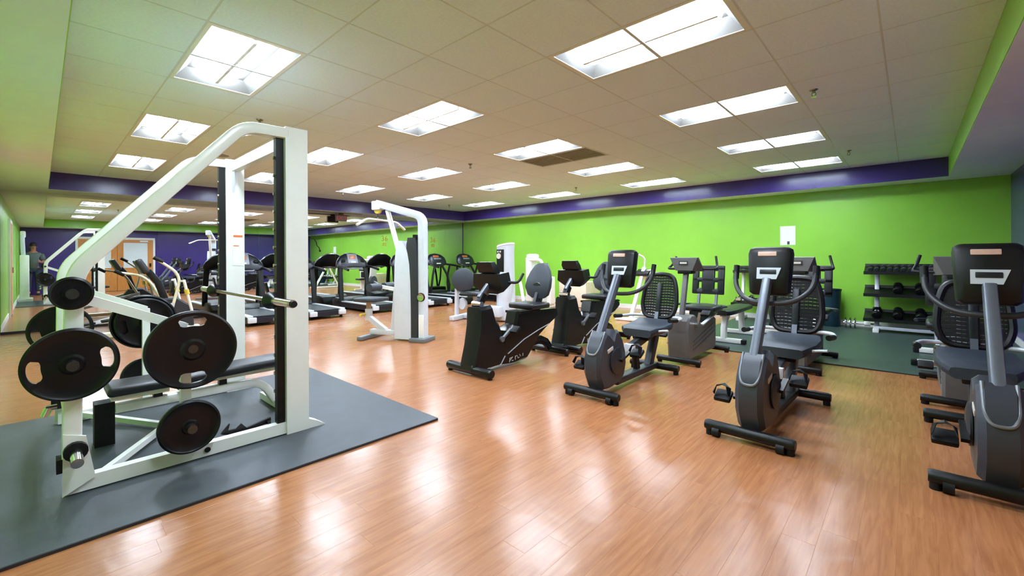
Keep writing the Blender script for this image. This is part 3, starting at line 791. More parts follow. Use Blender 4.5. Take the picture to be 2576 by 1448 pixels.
    sh_ = B().tube(pts, 0.016, 10).obj('seat_handle', 'silver_paint', t)
    for s in (-1, 1):
        B().tube([(s * 0.30, 1.0, 0.603), (s * 0.309, 1.15, 0.59)], 0.022, 10).obj('grip', 'black_rubber', sh_)
    B().tube([(0.10, 1.0, 0.47), (0.24, 0.98, 0.50), (0.30, 0.96, 0.51)], 0.01, 8).obj('seat_lever', 'silver_paint', t)
    return t
GB = 'charcoal recumbent bikes in the front row'
g1 = make_bike_grey('charcoal recumbent bike left of the other two grey ones, beside the black bike', GB)
g1.location = (-2.06, 3.24, 0)
copy_tree(g1, (-0.80, 3.15, 0), -0.03, 'charcoal recumbent bike in front of the paper notice, middle of the front row')
copy_tree(g1, (0.33, 3.20, 0), 0.0, 'charcoal recumbent bike cut off by the right edge of the picture')

def make_bike_black(label, group):
    t = thing('recumbent_bike', label, 'exercise bike', (0, 0, 0), 0, group)
    cap_bar(t, 0.03, 0.34, z=0.06, r=0.048, m='black_gloss', feet=True)
    cap_bar(t, 1.42, 0.30, z=0.055, r=0.04, m='black_gloss', feet=True)
    B().prism([(-0.03, 0.06), (0.14, 0.06), (0.12, 0.13), (0.06, 0.165), (0.0, 0.14)], 'x', -0.10, 0.10, inset=0.02).obj('foot_cover', 'black_gloss', t)
    col = [(-0.02, 0.07), (0.03, 0.30), (0.07, 0.52), (0.09, 0.71), (0.27, 0.725), (0.34, 0.56), (0.40, 0.50), (0.46, 0.36), (0.50, 0.20), (0.40, 0.05), (0.15, 0.04)]
    B().prism(col, 'x', -0.115, 0.115, inset=0.035).obj('column', 'black_plastic', t)
    body = [(0.36, 0.05), (0.44, 0.20), (0.48, 0.42), (0.56, 0.43), (0.66, 0.47), (0.70, 0.61), (1.02, 0.605), (1.38, 0.585), (1.49, 0.555), (1.50, 0.51), (1.44, 0.47), (1.30, 0.40), (1.12, 0.285), (0.97, 0.13), (0.86, 0.035), (0.6, 0.03)]
    bd = B().prism(body, 'x', -0.10, 0.10, inset=0.03).obj('body_shell', 'black_gloss', t)
    B().prism([(0.72, 0.612), (1.38, 0.595), (1.44, 0.575), (1.42, 0.56), (0.72, 0.585)], 'x', -0.13, 0.13, inset=0.01).obj('top_deck', 'black_gloss', t)
    for s in (-1, 1):
        B().sweep([(s * 0.101, 0.52, 0.155), (s * 0.101, 0.80, 0.28), (s * 0.101, 1.08, 0.36), (s * 0.101, 1.30, 0.41)], rect(0.006, 0.014), up=(1, 0, 0)).obj('trim_stripe', 'silver_paint', bd)
        B().bar((s * 0.101, 0.40, 0.05), (s * 0.101, 0.475, 0.14), 0.006, 0.016, up=(1, 0, 0)).obj('trim_stripe', 'silver_paint', bd)
        # blurred white lettering on the skirt
        b = B()
        def st(y0, z0, y1, z1, w=0.012):
            b.bar((s * 0.102, y0, z0), (s * 0.102, y1, z1), 0.003, w, up=(1, 0, 0))
        st(0.545, 0.055, 0.555, 0.10); st(0.55, 0.10, 0.585, 0.103, 0.01); st(0.56, 0.075, 0.60, 0.108, 0.01); st(0.585, 0.065, 0.61, 0.068, 0.014)
        st(0.645, 0.066, 0.645, 0.108); st(0.645, 0.105, 0.67, 0.11, 0.008); st(0.675, 0.112, 0.69, 0.078); st(0.69, 0.078, 0.715, 0.085, 0.009); st(0.715, 0.12, 0.735, 0.092, 0.014); st(0.775, 0.09, 0.78, 0.122, 0.014)
        b.obj('lettering', 'badge', bd)
        a = 0.6 if s > 0 else 3.7
        cy, cz = 0.40 + 0.17 * math.cos(a), 0.34 + 0.17 * math.sin(a)
        cr = B().bar((s * 0.13, 0.40, 0.34), (s * 0.13, cy, cz), 0.02, 0.03, up=(1, 0, 0)).cyl((s * 0.11, 0.40, 0.34), (s * 0.145, 0.40, 0.34), 0.03).obj('crank_arm', 'silver_dark', t)
        B().rbox((s * 0.20, cy, cz), (0.10, 0.09, 0.03), 0.01, Matrix.Rotation(0.7, 3, 'X')).obj('pedal', 'black_rubber', cr)
    # rear arched leg
    B().sweep([(0, 1.10, 0.20), (0, 1.22, 0.21), (0, 1.34, 0.16), (0, 1.42, 0.07)], rect(0.10, 0.045, 0.01), up=(1, 0, 0)).obj('rear_leg', 'black_gloss', t)
    # neck, tiller and two-part console
    B().bar((0, 0.15, 0.70), (0, 0.24, 0.84), 0.085, 0.08, up=(1, 0, 0), r=0.02).obj('neck', 'black_plastic', t)
    B().bar((0, 0.18, 0.80), (0, 0.40, 1.02), 0.06, 0.05, up=(1, 0, 0), r=0.015).obj('mast', 'charcoal_metal', t)
    B().cyl((-0.07, 0.15, 0.74), (0.07, 0.15, 0.74), 0.03, 14).obj('pivot_bolt', 'chrome', t)
    lo = [[(-0.20, 0.28, 1.06), (0.20, 0.28, 1.06), (0.20, 0.44, 1.08), (-0.20, 0.44, 1.08)],
          [(-0.225, 0.30, 0.92), (0.225, 0.30, 0.92), (0.20, 0.48, 0.95), (-0.20, 0.48, 0.95)],
          [(-0.12, 0.34, 0.84), (0.12, 0.34, 0.84), (0.12, 0.44, 0.86), (-0.12, 0.44, 0.86)]]
    cons = B().loft(lo).bevel(0.012).obj('console', 'black_plastic', t)
    up_ = [[(-0.125, 0.30, 1.07), (0.125, 0.30, 1.07), (0.125, 0.38, 1.07), (-0.125, 0.38, 1.07)],
           [(-0.125, 0.26, 1.13), (0.125, 0.26, 1.13), (0.125, 0.35, 1.13), (-0.125, 0.35, 1.13)],
           [(-0.11, 0.25, 1.19), (0.11, 0.25, 1.19), (0.11, 0.31, 1.195), (-0.11, 0.31, 1.195)]]
    B().loft(up_).bevel(0.014).obj('display_head', 'black_plastic', cons)
    for s in (-1, 1):
        B().tube(fillet([(s * 0.18, 0.42, 0.97), (s * 0.27, 0.52, 0.96), (s * 0.27, 0.60, 1.06)], 0.05, 4), 0.015, 8).obj('handlebar', 'black_rubber', t)
    # seat and tall scooped backrest
    B().rbox((0, 1.02, 0.655), (0.40, 0.34, 0.07), 0.03, seg=3).obj('seat', 'pad_black', t)
    B().bar((0, 1.14, 0.60), (0, 1.22, 0.78), 0.13, 0.05, up=(1, 0, 0), r=0.012).obj('back_post', 'dark_grey', t)
    rr = []
    for z, wx, dy in ((0.0, 0.09, 0.0), (0.04, 0.16, 0.0), (0.14, 0.20, -0.01), (0.24, 0.19, 0.0), (0.34, 0.15, 0.01), (0.41, 0.10, 0.015), (0.435, 0.06, 0.02)):
        rr.append([(p[0], 1.20 + dy + z * 0.16 + p[1] + 0.5 * p[0] * p[0] * (-1), 0.73 + z) for p in rect(wx * 2, 0.07, 0.03)])
    bk = B().loft(rr).obj('backrest', 'pad_grey', t)
    B().lathe([(0.001, -0.012), (0.085, -0.006), (0.09, 0.004), (0.001, 0.004)], (0, 1.175, 0.84), 'y', 20).obj('lumbar_patch', 'pad_black', bk)
    B().rbox((0, 1.29, 1.04), (0.13, 0.03, 0.26), 0.012, Matrix.Rotation(-0.15, 3, 'X')).obj('back_shell', 'charcoal', bk)
    B().cyl((0.06, 1.30, 1.0), (0.12, 1.31, 0.995), 0.01, 8).obj('adjust_knob', 'silver_paint', bk)
    return t
BBk = 'black recumbent bikes'
b1 = make_bike_black('glossy black recumbent bike with white lettering, leftmost of the front row', BBk)
b1.location = (-3.45, 3.07, 0)
copy_tree(b1, (-3.42, 4.64, 0), 0.0, 'black recumbent bike standing in the second row, in front of the beige box')

def make_bike_wedge(label, group):
    t = thing('recumbent_bike', label, 'exercise bike', (0, 0, 0), 0, group)
    cap_bar(t, 0.03, 0.25, z=0.05, r=0.032)
    cap_bar(t, 1.06, 0.25, z=0.05, r=0.032)
    prof = [(0.02, 0.07), (0.0, 0.30), (0.02, 0.50), (0.10, 0.56), (0.22, 0.56), (0.34, 0.50), (0.50, 0.40), (0.92, 0.47), (0.98, 0.44), (0.97, 0.10), (0.9, 0.06)]
    bd = B().prism(prof, 'x', -0.12, 0.12, inset=0.02).obj('body_shell', 'grey_plastic', t)
    for s in (-1, 1):
        for k in range(3):
            B().bar((s * 0.121, 0.15, 0.16 + k * 0.05), (s * 0.121, 0.90, 0.30 + k * 0.05), 0.004, 0.008, up=(1, 0, 0)).obj('groove_line', 'dark_grey', bd)
        B().bar((s * 0.122, 0.45, 0.42), (s * 0.122, 0.96, 0.51), 0.012, 0.04, up=(1, 0, 0)).obj('side_rail', 'silver_paint', t)
        a = 1.0 if s > 0 else 4.1
        cy, cz = 0.22 + 0.16 * math.cos(a), 0.44 + 0.16 * math.sin(a)
        cr = B().bar((s * 0.15, 0.22, 0.44), (s * 0.15, cy, cz), 0.02, 0.03, up=(1, 0, 0)).cyl((s * 0.115, 0.22, 0.44), (s * 0.16, 0.22, 0.44), 0.03).obj('crank_arm', 'chrome', t)
        B().rbox((s * 0.215, cy, cz), (0.10, 0.09, 0.03), 0.01, Matrix.Rotation(0.5, 3, 'X')).obj('pedal', 'black_rubber', cr)
    B().bar((0, 0.14, 0.53), (0, 0.30, 1.10), 0.06, 0.055, up=(1, 0, 0), r=0.012).obj('mast', 'grey_plastic', t)
    cs = B().loft([[(-0.16, 0.20, 1.225), (0.16, 0.20, 1.225), (0.16, 0.25, 1.23), (-0.16, 0.25, 1.23)],
                   [(-0.10, 0.21, 1.075), (0.10, 0.21, 1.075), (0.155, 0.46, 1.06), (-0.155, 0.46, 1.06)]]).bevel(0.01).obj('console', 'grey_plastic', t)
    B().box((0, 0.203, 1.165), (0.105, 0.012, 0.045)).obj('badge_recess', 'dark_grey', cs)
    B().box((0, 0.198, 1.165), (0.08, 0.006, 0.022)).obj('badge', 'badge', cs)
    B().rbox((0, 0.30, 1.055), (0.16, 0.16, 0.04), 0.01).obj('console_base', 'black_plastic', cs)
    for s in (-1, 1):
        B().tube(fillet([(s * 0.12, 0.40, 1.09), (s * 0.30, 0.45, 1.09), (s * 0.27, 0.55, 1.13), (s * 0.24, 0.60, 1.24)], 0.06, 4), 0.014, 8).obj('handlebar', 'black_rubber', t)
    B().rbox((0, 0.84, 0.58), (0.40, 0.36, 0.07), 0.03, seg=3).obj('seat', 'pad_black', t)
    B().prism([(0.62, 0.44), (1.0, 0.46), (1.0, 0.55), (0.62, 0.55)], 'x', -0.09, 0.09).obj('seat_carriage', 'black_plastic', t)
    for s in (-1, 1):
        B().bar((s * 0.11, 0.98, 0.55), (s * 0.11, 1.05, 0.82), 0.03, 0.03, up=(1, 0, 0)).obj('back_post', 'silver_dark', t)
    # slotted backrest panel: four bars and a rim leave the slots open
    bk = B(); R3 = Matrix.Rotation(-0.15, 3, 'X'); O = Vector((0, 1.06, 0.93))
    for c, s in (((0, 0, 0.155), (0.40, 0.05, 0.07)), ((0, 0, -0.155), (0.40, 0.05, 0.07)), ((0, 0, 0.0), (0.40, 0.05, 0.06)), ((0.16, 0, 0), (0.08, 0.05, 0.36)), ((-0.16, 0, 0), (0.08, 0.05, 0.36)), ((0, 0, 0), (0.16, 0.05, 0.36))):
        bk.rbox(R3 @ Vector(c) + O, s, 0.015, R3)
    bk.obj('backrest', 'pad_black', t)
    pts = fillet([(-0.27, 0.70, 0.62), (-0.27, 0.98, 0.60), (0, 1.10, 0.60), (0.27, 0.98, 0.60), (0.27, 0.70, 0.62)], 0.12, 5)
    B().tube(pts, 0.015, 8).obj('seat_handle', 'dark_grey', t)
    return t
GW = 'grey wedge-shaped recumbent bikes in the second row'
w1 = make_bike_wedge('grey wedge-bodied recumbent bike left of the green-lit bench', GW)
w1.location = (-1.98, 4.98, 0)
copy_tree(w1, (-0.93, 5.45, 0), -0.03, 'grey wedge-bodied bike half hidden behind the middle charcoal bike')
copy_tree(w1, (0.30, 5.0, 0), 0.0, 'grey wedge-bodied bike mostly hidden behind the rightmost charcoal bike')

# ================================================================== TREADMILLS along the mirror
def make_treadmill(label, group):
    """rear end at x = 0, console toward -x"""
    t = thing('treadmill', label, 'treadmill', (0, 0, 0), 0, group)
    dk = B().prism([(0, 0.06), (0, 0.15), (-0.06, 0.175), (-1.55, 0.175), (-1.6, 0.06)], 'y', -0.38, 0.38).bevel(0.012).obj('deck_frame', 'navy_plastic', t)
    B().box((-0.80, 0, 0.18), (1.52, 0.50, 0.014)).bevel(0.004).obj('running_belt', 'belt', t)
    for s in (-1, 1):
        B().rbox((-0.80, s * 0.325, 0.185), (1.56, 0.11, 0.03), 0.01).obj('side_rail', 'silver_paint', t)
        B().rbox((0.01, s * 0.30, 0.12), (0.07, 0.15, 0.10), 0.02).obj('rear_cap', 'silver_paint', t)
        B().cyl((-0.10, s * 0.33, 0.0), (-0.10, s * 0.33, 0.08), 0.03, 12).obj('rear_foot', 'black_rubber', t)
        B().cyl((-1.75, s * 0.28, 0.04), (-1.75, s * 0.33, 0.04), 0.04, 12).obj('front_wheel', 'black_rubber', t)
        B().sweep([(-1.48, s * 0.36, 0.17), (-1.52, s * 0.355, 0.60), (-1.60, s * 0.34, 1.02)], rect(0.06, 0.11, 0.02), up=(0, 1, 0)).obj('upright', 'black_plastic', t)
        hr = B().sweep(fillet([(-1.62, s * 0.36, 1.04), (-1.40, s * 0.39, 1.03), (-1.05, s * 0.40, 0.96)], 0.1, 4), rect(0.05, 0.055, 0.02)).obj('handrail', 'black_plastic', t)
        B().tube([(-1.30, s * 0.395, 1.015), (-1.06, s * 0.40, 0.965)], 0.031, 10).obj('grip', 'dark_grey', hr)
    hood = []
    for x, w_, z in ((-1.42, 0.36, 0.20), (-1.55, 0.38, 0.25), (-1.80, 0.38, 0.27), (-1.98, 0.36, 0.22), (-2.02, 0.33, 0.12)):
        hood.append([(x, p[0], 0.05 + (z - 0.05) / 2 + p[1]) for p in rect(w_ * 2, z - 0.05, 0.03)])
    B().loft(hood).obj('motor_hood', 'black_plastic', t)
    # domed console with wide wings
    rr = []
    for y, d, zt, zb in ((-0.42, 0.03, 1.10, 1.02), (-0.38, 0.06, 1.19, 1.0), (-0.28, 0.075, 1.30, 0.98), (-0.14, 0.085, 1.37, 1.0), (0, 0.09, 1.385, 1.01), (0.14, 0.085, 1.37, 1.0), (0.28, 0.075, 1.30, 0.98), (0.38, 0.06, 1.19, 1.0), (0.42, 0.03, 1.10, 1.02)):
        zm, hh = (zt + zb) / 2, (zt - zb)
        rr.append([(-1.60 - (p[1] + zm - 1.0) * 0.42 + p[0], y, zm + p[1]) for p in rect(d * 2, hh, min(d, hh / 2) * 0.8)])
    cs = B().loft(rr).obj('console', 'navy_plastic', t)
    R = Matrix.Rotation(-0.40, 3, 'Y')
    def at(y, z, off): return Vector((-1.60 - (z - 1.0) * 0.42 + 0.088 + off, y, z))
    B().rbox(at(0, 1.24, -0.004), (0.012, 0.26, 0.26), 0.004, R).obj('bezel', 'silver_dark', cs)
    B().rbox(at(0, 1.27, 0.005), (0.012, 0.16, 0.10), 0.004, R).obj('display', 'screen_amber', cs)
    B().rbox(at(0, 1.15, 0.005), (0.012, 0.14, 0.04), 0.004, R).obj('key_pad', 'badge', cs)
    for s in (-1, 1):
        B().lathe([(0.001, 0.01), (0.05, 0.006), (0.06, -0.004), (0.001, -0.006)], at(s * 0.26, 1.16, -0.01), 'x', 18).obj('speaker_dish', 'black_gloss', cs)
    B().tube(fillet([(-1.60, -0.20, 1.02), (-1.46, -0.20, 0.99), (-1.46, 0.20, 0.99), (-1.60, 0.20, 1.02)], 0.06, 4), 0.017, 8).obj('pulse_bar', 'silver_dark', t)
    return t
GT = 'treadmills lined up along the mirror'
XR0 = -8.83
t1 = make_treadmill('treadmill seen between the two uprights of the white rack', GT); t1.location = (XR0, 2.93, 0)
copy_tree(t1, (XR0, 4.04, 0), label='treadmill just right of the white rack, partly hidden by its upright')
copy_tree(t1, (XR0, 5.42, 0), label='treadmill between the white rack and the grey pulldown tower')
copy_tree(t1, (XR0, 6.95, 0), label='treadmill mostly hidden behind the grey pulldown tower')

def make_treadmill_arch(label, group):
    t = thing('treadmill', label, 'treadmill', (0, 0, 0), 0, group)
    B().prism([(0, 0.05), (0, 0.17), (-0.05, 0.20), (-1.60, 0.20), (-1.65, 0.05)], 'y', -0.38, 0.38).bevel(0.012).obj('deck_frame', 'black_plastic', t)
    B().box((-0.82, 0, 0.205), (1.54, 0.52, 0.012)).bevel(0.004).obj('running_belt', 'belt', t)
    for s in (-1, 1):
        B().rbox((-0.82, s * 0.33, 0.205), (1.58, 0.10, 0.03), 0.01).obj('side_rail', 'silver_paint', t)
        B().cyl((-0.10, s * 0.33, 0.0), (-0.10, s * 0.33, 0.08), 0.03, 12).obj('rear_foot', 'black_rubber', t)
        B().cyl((-1.80, s * 0.28, 0.04), (-1.80, s * 0.33, 0.04), 0.04, 12).obj('front_wheel', 'black_rubber', t)
        # wishbone pair of arched legs
        B().tube([(-1.55, s * 0.34, 0.19), (-1.52, s * 0.33, 0.45), (-1.55, s * 0.26, 0.75), (-1.62, s * 0.14, 1.0)], 0.032, 8, up=(1, 0, 0)).obj('arched_leg', 'black_plastic', t)
        B().tube([(-1.58, s * 0.34, 0.19), (-1.66, s * 0.36, 0.50), (-1.66, s * 0.39, 0.80), (-1.62, s * 0.42, 1.02)], 0.028, 8, up=(1, 0, 0)).obj('outer_leg', 'black_plastic', t)
        B().tube(fillet([(-1.66, s * 0.28, 1.06), (-1.35, s * 0.40, 1.02), (-1.10, s * 0.40, 0.98)], 0.1, 4), 0.028, 8).obj('handrail', 'black_plastic', t)
    B().rbox((-1.80, 0, 0.17), (0.44, 0.70, 0.22), 0.06, seg=3).obj('motor_hood', 'black_plastic', t)
    rr = []
    for y, d, zt, zb in ((-0.34, 0.03, 1.17, 1.08), (-0.30, 0.06, 1.27, 1.03), (-0.18, 0.08, 1.35, 1.0), (0, 0.085, 1.38, 0.99), (0.18, 0.08, 1.35, 1.0), (0.30, 0.06, 1.27, 1.03), (0.34, 0.03, 1.17, 1.08)):
        zm, hh = (zt + zb) / 2, (zt - zb)
        rr.append([(-1.66 - (p[1] + zm - 1.0) * 0.42 + p[0], y, zm + p[1]) for p in rect(d * 2, hh, min(d, hh / 2) * 0.8)])
    cs = B().loft(rr).obj('console', 'navy_plastic', t)
    R = Matrix.Rotation(-0.40, 3, 'Y')
    def at(y, z, off): return Vector((-1.66 - (z - 1.0) * 0.42 + 0.084 + off, y, z))
    B().rbox(at(-0.04, 1.29, 0.0), (0.012, 0.20, 0.06), 0.004, R).obj('display', 'screen_amber', cs)
    B().rbox(at(0, 1.22, 0.0), (0.012, 0.26, 0.05), 0.004, R).obj('key_pad', 'silver_dark', cs)
    B().rbox(at(0, 1.08, 0.0), (0.012, 0.16, 0.03), 0.004, R).obj('badge', 'badge', cs)
    return t
t5 = make_treadmill_arch('treadmill with arched wishbone legs just right of the pulldown tower', GT); t5.location = (-8.65, 8.03, 0)
copy_tree(t5, (-8.55, 9.08, 0), label='treadmill with arched legs in the far corner of the mirror')

# ================================================================== ELLIPTICAL between rack and mirror
el = thing('elliptical_trainer', 'cream armed elliptical trainer behind the rack, in front of the mirror', 'elliptical', (-9.3, 1.0, 0))
ex = -9.3
B().rbox((ex, 1.05, 0.06), (0.16, 1.75, 0.07), 0.02).obj('base_beam', 'ivory_steel', el, world=True)
for yy in (0.22, 1.86):
    B().rbox((ex, yy, 0.035), (0.64, 0.09, 0.07), 0.02).obj('cross_foot', 'black_rubber', el, world=True)
B().prism([(1.25, 0.09), (1.20, 0.35), (1.35, 0.58), (1.60, 0.60), (1.82, 0.42), (1.84, 0.09)], 'x', ex - 0.10, ex + 0.10, inset=0.03).obj('drive_housing', 'dark_grey', el, world=True)
B().sweep([(ex, 1.45, 0.55), (ex, 1.36, 0.85), (ex, 1.22, 1.06)], rect(0.10, 0.08, 0.02), up=(1, 0, 0)).obj('mast', 'black_plastic', el, world=True)
cs = B().rbox((ex, 1.14, 1.13), (0.36, 0.10, 0.26), 0.04, Matrix.Rotation(0.5, 3, 'X'), seg=3).obj('console', 'dark_grey', el, world=True)
B().rbox((ex, 1.085, 1.16), (0.26, 0.012, 0.15), 0.005, Matrix.Rotation(0.5, 3, 'X')).obj('screen', 'black_gloss', cs, world=True)
for s, dy in ((1, 0.0), (-1, -0.42)):
    xx = ex + s * 0.30
    zt = 1.245 if s > 0 else 1.03
    arm = B().tube(fillet([(xx, 1.50, 0.45), (xx, 1.62 + dy * 0.9, 0.98 - (0 if s > 0 else 0.02)), (xx, 1.30 + dy, zt)], 0.18, 7), 0.022, 10, up=(1, 0, 0)).obj('swing_arm', 'ivory_steel', el, world=True)
    B().tube([(xx, 1.38 + dy, zt - 0.045), (xx, 1.26 + dy, zt + 0.03)], 0.03, 10, up=(1, 0, 0)).obj('grip', 'black_rubber', arm, world=True)
    B().bar((xx, 1.52, 0.50), (xx, 0.55 + 0.2 * s, 0.22 + 0.06 * s), 0.05, 0.05, up=(1, 0, 0)).obj('pedal_link', 'silver_paint', el, world=True)
    B().rbox((xx, 0.62 + 0.2 * s, 0.27 + 0.06 * s), (0.16, 0.38, 0.035), 0.012, Matrix.Rotation(0.12, 3, 'X')).obj('pedal', 'black_rubber', el, world=True)
    B().bar((ex + s * 0.12, 1.50, 0.48), (xx, 1.50, 0.48), 0.05, 0.05).obj('pivot_axle', 'silver_dark', el, world=True)
    wl = B().tube([(ex + s * 0.38, 1.64, 0.90), (ex + s * 0.38, 1.76, 0.32)], 0.022, 10, up=(1, 0, 0)).bar((xx, 1.60, 0.88), (ex + s * 0.40, 1.64, 0.88), 0.03, 0.03).obj('tie_rod', 'white_steel', el, world=True)
    B().cyl((ex + s * 0.38, 1.672, 0.74), (ex + s * 0.38, 1.69, 0.66), 0.035, 12).obj('rod_clip', 'yellow_plastic', wl, world=True)

# ================================================================== LAT PULLDOWN TOWER
ang = math.atan2(-0.39, -0.92)
lat = thing('pulldown_machine', 'silver lat pulldown tower with curved weight shroud and overhead bar', 'gym machine', (-5.36, 3.90, 0), ang)
SP = 'silver_paint'
# local x: from the rear upright toward the user; local y: sideways
B().sweep(fillet([(0, 0, 0.02), (0, 0, 1.86), (0.80, 0, 2.09)], 0.12, 6), rect(0.11, 0.13, 0.02), up=(0, 1, 0)).obj('upright', SP, lat)
B().rbox((0.02, 0, 0.03), (0.26, 0.34, 0.06), 0.015).obj('base_foot', 'silver_dark', lat)
B().box((0.10, 0, 0.84), (0.05, 0.16, 1.5)).obj('weight_slot', 'black_plastic', lat)
# curved shroud panel, rounded top
sh_ = []
for z, xw in ((0.03, 0.155), (0.5, 0.155), (0.9, 0.15), (1.15, 0.138), (1.32, 0.115), (1.42, 0.085), (1.50, 0.04)):
    sh_.append([(0.30 + p[0] + (0.155 - xw) * 0.35, p[1], z) for p in rect(xw * 2, 0.22, 0.04)])
B().loft(sh_).obj('weight_shroud', SP, lat)
sh2 = []
for z, xw in ((0.03, 0.10), (1.0, 0.10), (1.45, 0.09), (1.545, 0.07)):
    sh2.append([(0.15 + p[0], p[1], z) for p in rect(xw * 2, 0.19, 0.03)])
B().loft(sh2).obj('stack_cover', 'dark_grey', lat)
B().bar((0.62, 0, 1.98), (0.36, 0, 1.15), 0.055, 0.07, up=(0, 1, 0), r=0.012).obj('slanted_strut', 'white_steel', lat)
B().rbox((0.80, 0, 2.06), (0.16, 0.12, 0.14), 0.02).obj('pulley_head', SP, lat)
B().cyl((0.80, -0.025, 1.99), (0.80, 0.025, 1.99), 0.055, 18).obj('pulley', 'yellow_plastic', lat)
B().tube([(0.80, 0, 1.97), (0.80, 0, 1.87)], 0.006, 6).obj('cable', 'black_plastic', lat)
lb = thing('pulldown_bar', 'long white bent pulldown bar hanging from the silver tower', 'pulldown bar', (0, 0, 0), ang)
lb.location = Vector((-5.36, 3.90, 1.83)) + Matrix.Rotation(ang, 3, 'Z') @ Vector((0.80, -0.12, 0))
B().tube(fillet([(0, -0.62, -0.10), (0, -0.38, 0.01), (0, 0.38, 0.01), (0, 0.62, -0.10)], 0.08, 5), 0.016, 10, up=(1, 0, 0)).obj('bar_tube', 'white_steel', lb)
B().tube([(0, 0.12, 0.0), (0, 0.12, 0.05)], 0.012, 8).obj('swivel', 'chrome', lb)
for s in (-1, 1):
    B().tube([(0, s * 0.45, -0.025), (0, s * 0.605, -0.102)], 0.019, 8, up=(1, 0, 0)).obj('grip', 'white_steel', lb)
# side dial and brochure pocket on the upright
B().lathe([(0.001, 0.075), (0.062, 0.075), (0.068, 0.062), (0.06, 0.05), (0.001, 0.05)], (0.0, 0, 0.66), 'y', 22).obj('dial', 'black_gloss', lat)
B().lathe([(0.046, 0.078), (0.056, 0.08), (0.056, 0.074), (0.046, 0.074)], (0.0, 0, 0.66), 'y', 22).obj('dial_ring', 'chrome', lat)
B().rbox((-0.005, 0.07, 0.22), (0.085, 0.02, 0.36), 0.01).obj('brochure_pocket', 'white_steel', lat)
# seat side
B().rbox((0.62, 0, 0.10), (0.62, 0.10, 0.08), 0.015).obj('floor_beam', SP, lat)
B().rbox((0.92, 0, 0.035), (0.09, 0.62, 0.06), 0.015).obj('front_foot', 'silver_dark', lat)
B().bar((0.66, 0, 0.12), (0.98, 0, 0.32), 0.07, 0.07, up=(0, 1, 0)).obj('seat_strut', SP, lat)
B().box((0.98, 0, 0.36), (0.08, 0.08, 0.18)).obj('seat_sleeve', SP, lat)
B().box((0.98, 0, 0.50), (0.055, 0.055, 0.16)).obj('seat_post', 'tan_tube', lat)
B().rbox((0.93, 0, 0.60), (0.42, 0.36, 0.06), 0.025, seg=3).obj('seat', 'pad_grey', lat)
B().cyl((1.02, 0.05, 0.37), (1.02, 0.16, 0.37), 0.02, 10).obj('seat_pin', 'yellow_plastic', lat)
B().bar((0.52, 0, 0.14), (0.46, 0, 0.78), 0.07, 0.07, up=(0, 1, 0)).obj('thigh_post', SP, lat)
B().bar((0.46, 0, 0.76), (0.74, 0, 0.80), 0.05, 0.05).obj('thigh_arm', 'white_steel', lat)
for s in (-1, 1):
    B().cyl((0.74, s * 0.06, 0.80), (0.74, s * 0.30, 0.80), 0.06, 16).obj('thigh_roller', 'pad_grey', lat)
B().lathe([(0.001, -0.02), (0.085, -0.02), (0.10, 0), (0.085, 0.02), (0.001, 0.02)], (0.90, 0.0, 0.88), 'x', 20).obj('chest_pad', 'dark_grey', lat)
B().bar((0.72, 0, 0.80), (0.90, 0, 0.88), 0.03, 0.03).obj('chest_arm', 'silver_dark', lat)

# ================================================================== LEG MACHINE (silver, behind the black bike)
lg = thing('leg_extension_machine', 'silver leg extension machine with tall oval tower and round back pad', 'gym machine', (-6.15, 6.2, 0))
def ell(cx, cy, rx, ry, z, n=20): return [(cx + rx * math.cos(2 * math.pi * i / n), cy + ry * math.sin(2 * math.pi * i / n), z) for i in range(n)]
tx, ty = -5.85, 6.23
tw = B().loft([ell(tx, ty, 0.21, 0.17, 0.03), ell(tx, ty, 0.19, 0.16, 0.8), ell(tx, ty, 0.18, 0.15, 1.38), [(p[0], p[1], 1.46 + (p[0] - tx) * 0.18) for p in ell(tx, ty, 0.19, 0.16, 0)]]).obj('weight_tower', SP, lg, world=True)
B().loft([[(p[0], p[1], 1.465 + (p[0] - tx) * 0.18) for p in ell(tx, ty, 0.195, 0.165, 0)], [(p[0], p[1], 1.50 + (p[0] - tx) * 0.18) for p in ell(tx, ty, 0.185, 0.155, 0)]]).obj('tower_cap', 'white_steel', tw, world=True)
R = Matrix.Rotation(0.55, 3, 'Z')
pc = Vector((tx + 0.0, ty - 0.155, 1.12))
B().rbox(pc, (0.16, 0.05, 0.56), 0.01, Matrix.Rotation(0.0, 3, 'Z')).obj('stack_window', 'black_plastic', tw, world=True)
B().lathe([(0.001, -0.03), (0.055, -0.028), (0.055, 0.0), (0.001, 0.0)], (pc.x - 0.01, pc.y - 0.012, 1.27), 'y', 18).obj('emblem', 'badge', tw, world=True)
for dx in (-0.03, 0.03):
    B().lathe([(0.001, -0.025), (0.018, -0.025), (0.018, 0)], (pc.x + dx, pc.y - 0.012, 1.355), 'y', 12).obj('rivet', 'badge', tw, world=True)
B().rbox((-6.25, 6.02, 0.05), (1.15, 0.10, 0.08), 0.02, 0.28).rbox((-6.0, 6.3, 0.05), (0.9, 0.10, 0.08), 0.02, 0.28).obj('base_rail', SP, lg, world=True)
B().rbox((-6.72, 5.80, 0.05), (0.12, 0.62, 0.09), 0.02, 0.28).obj('cross_foot', SP, lg, world=True)
B().bar((-6.74, 5.72, 0.08), (-6.70, 5.70, 0.62), 0.07, 0.07, r=0.012).obj('back_post', SP, lg, world=True)
bp_ = B()
bp_.lathe([(0.001, -0.045), (0.19, -0.045), (0.235, -0.02), (0.235, 0.02), (0.19, 0.045), (0.001, 0.045)], (0, 0, 0), 'y', 28)
o = bp_.obj('back_pad', 'pad_grey', lg); o.location = Vector((-6.55, 5.74, 0.80)) - lg.location; o.rotation_euler = (0, 0, 0.55); o.scale = (1, 1, 1.02)
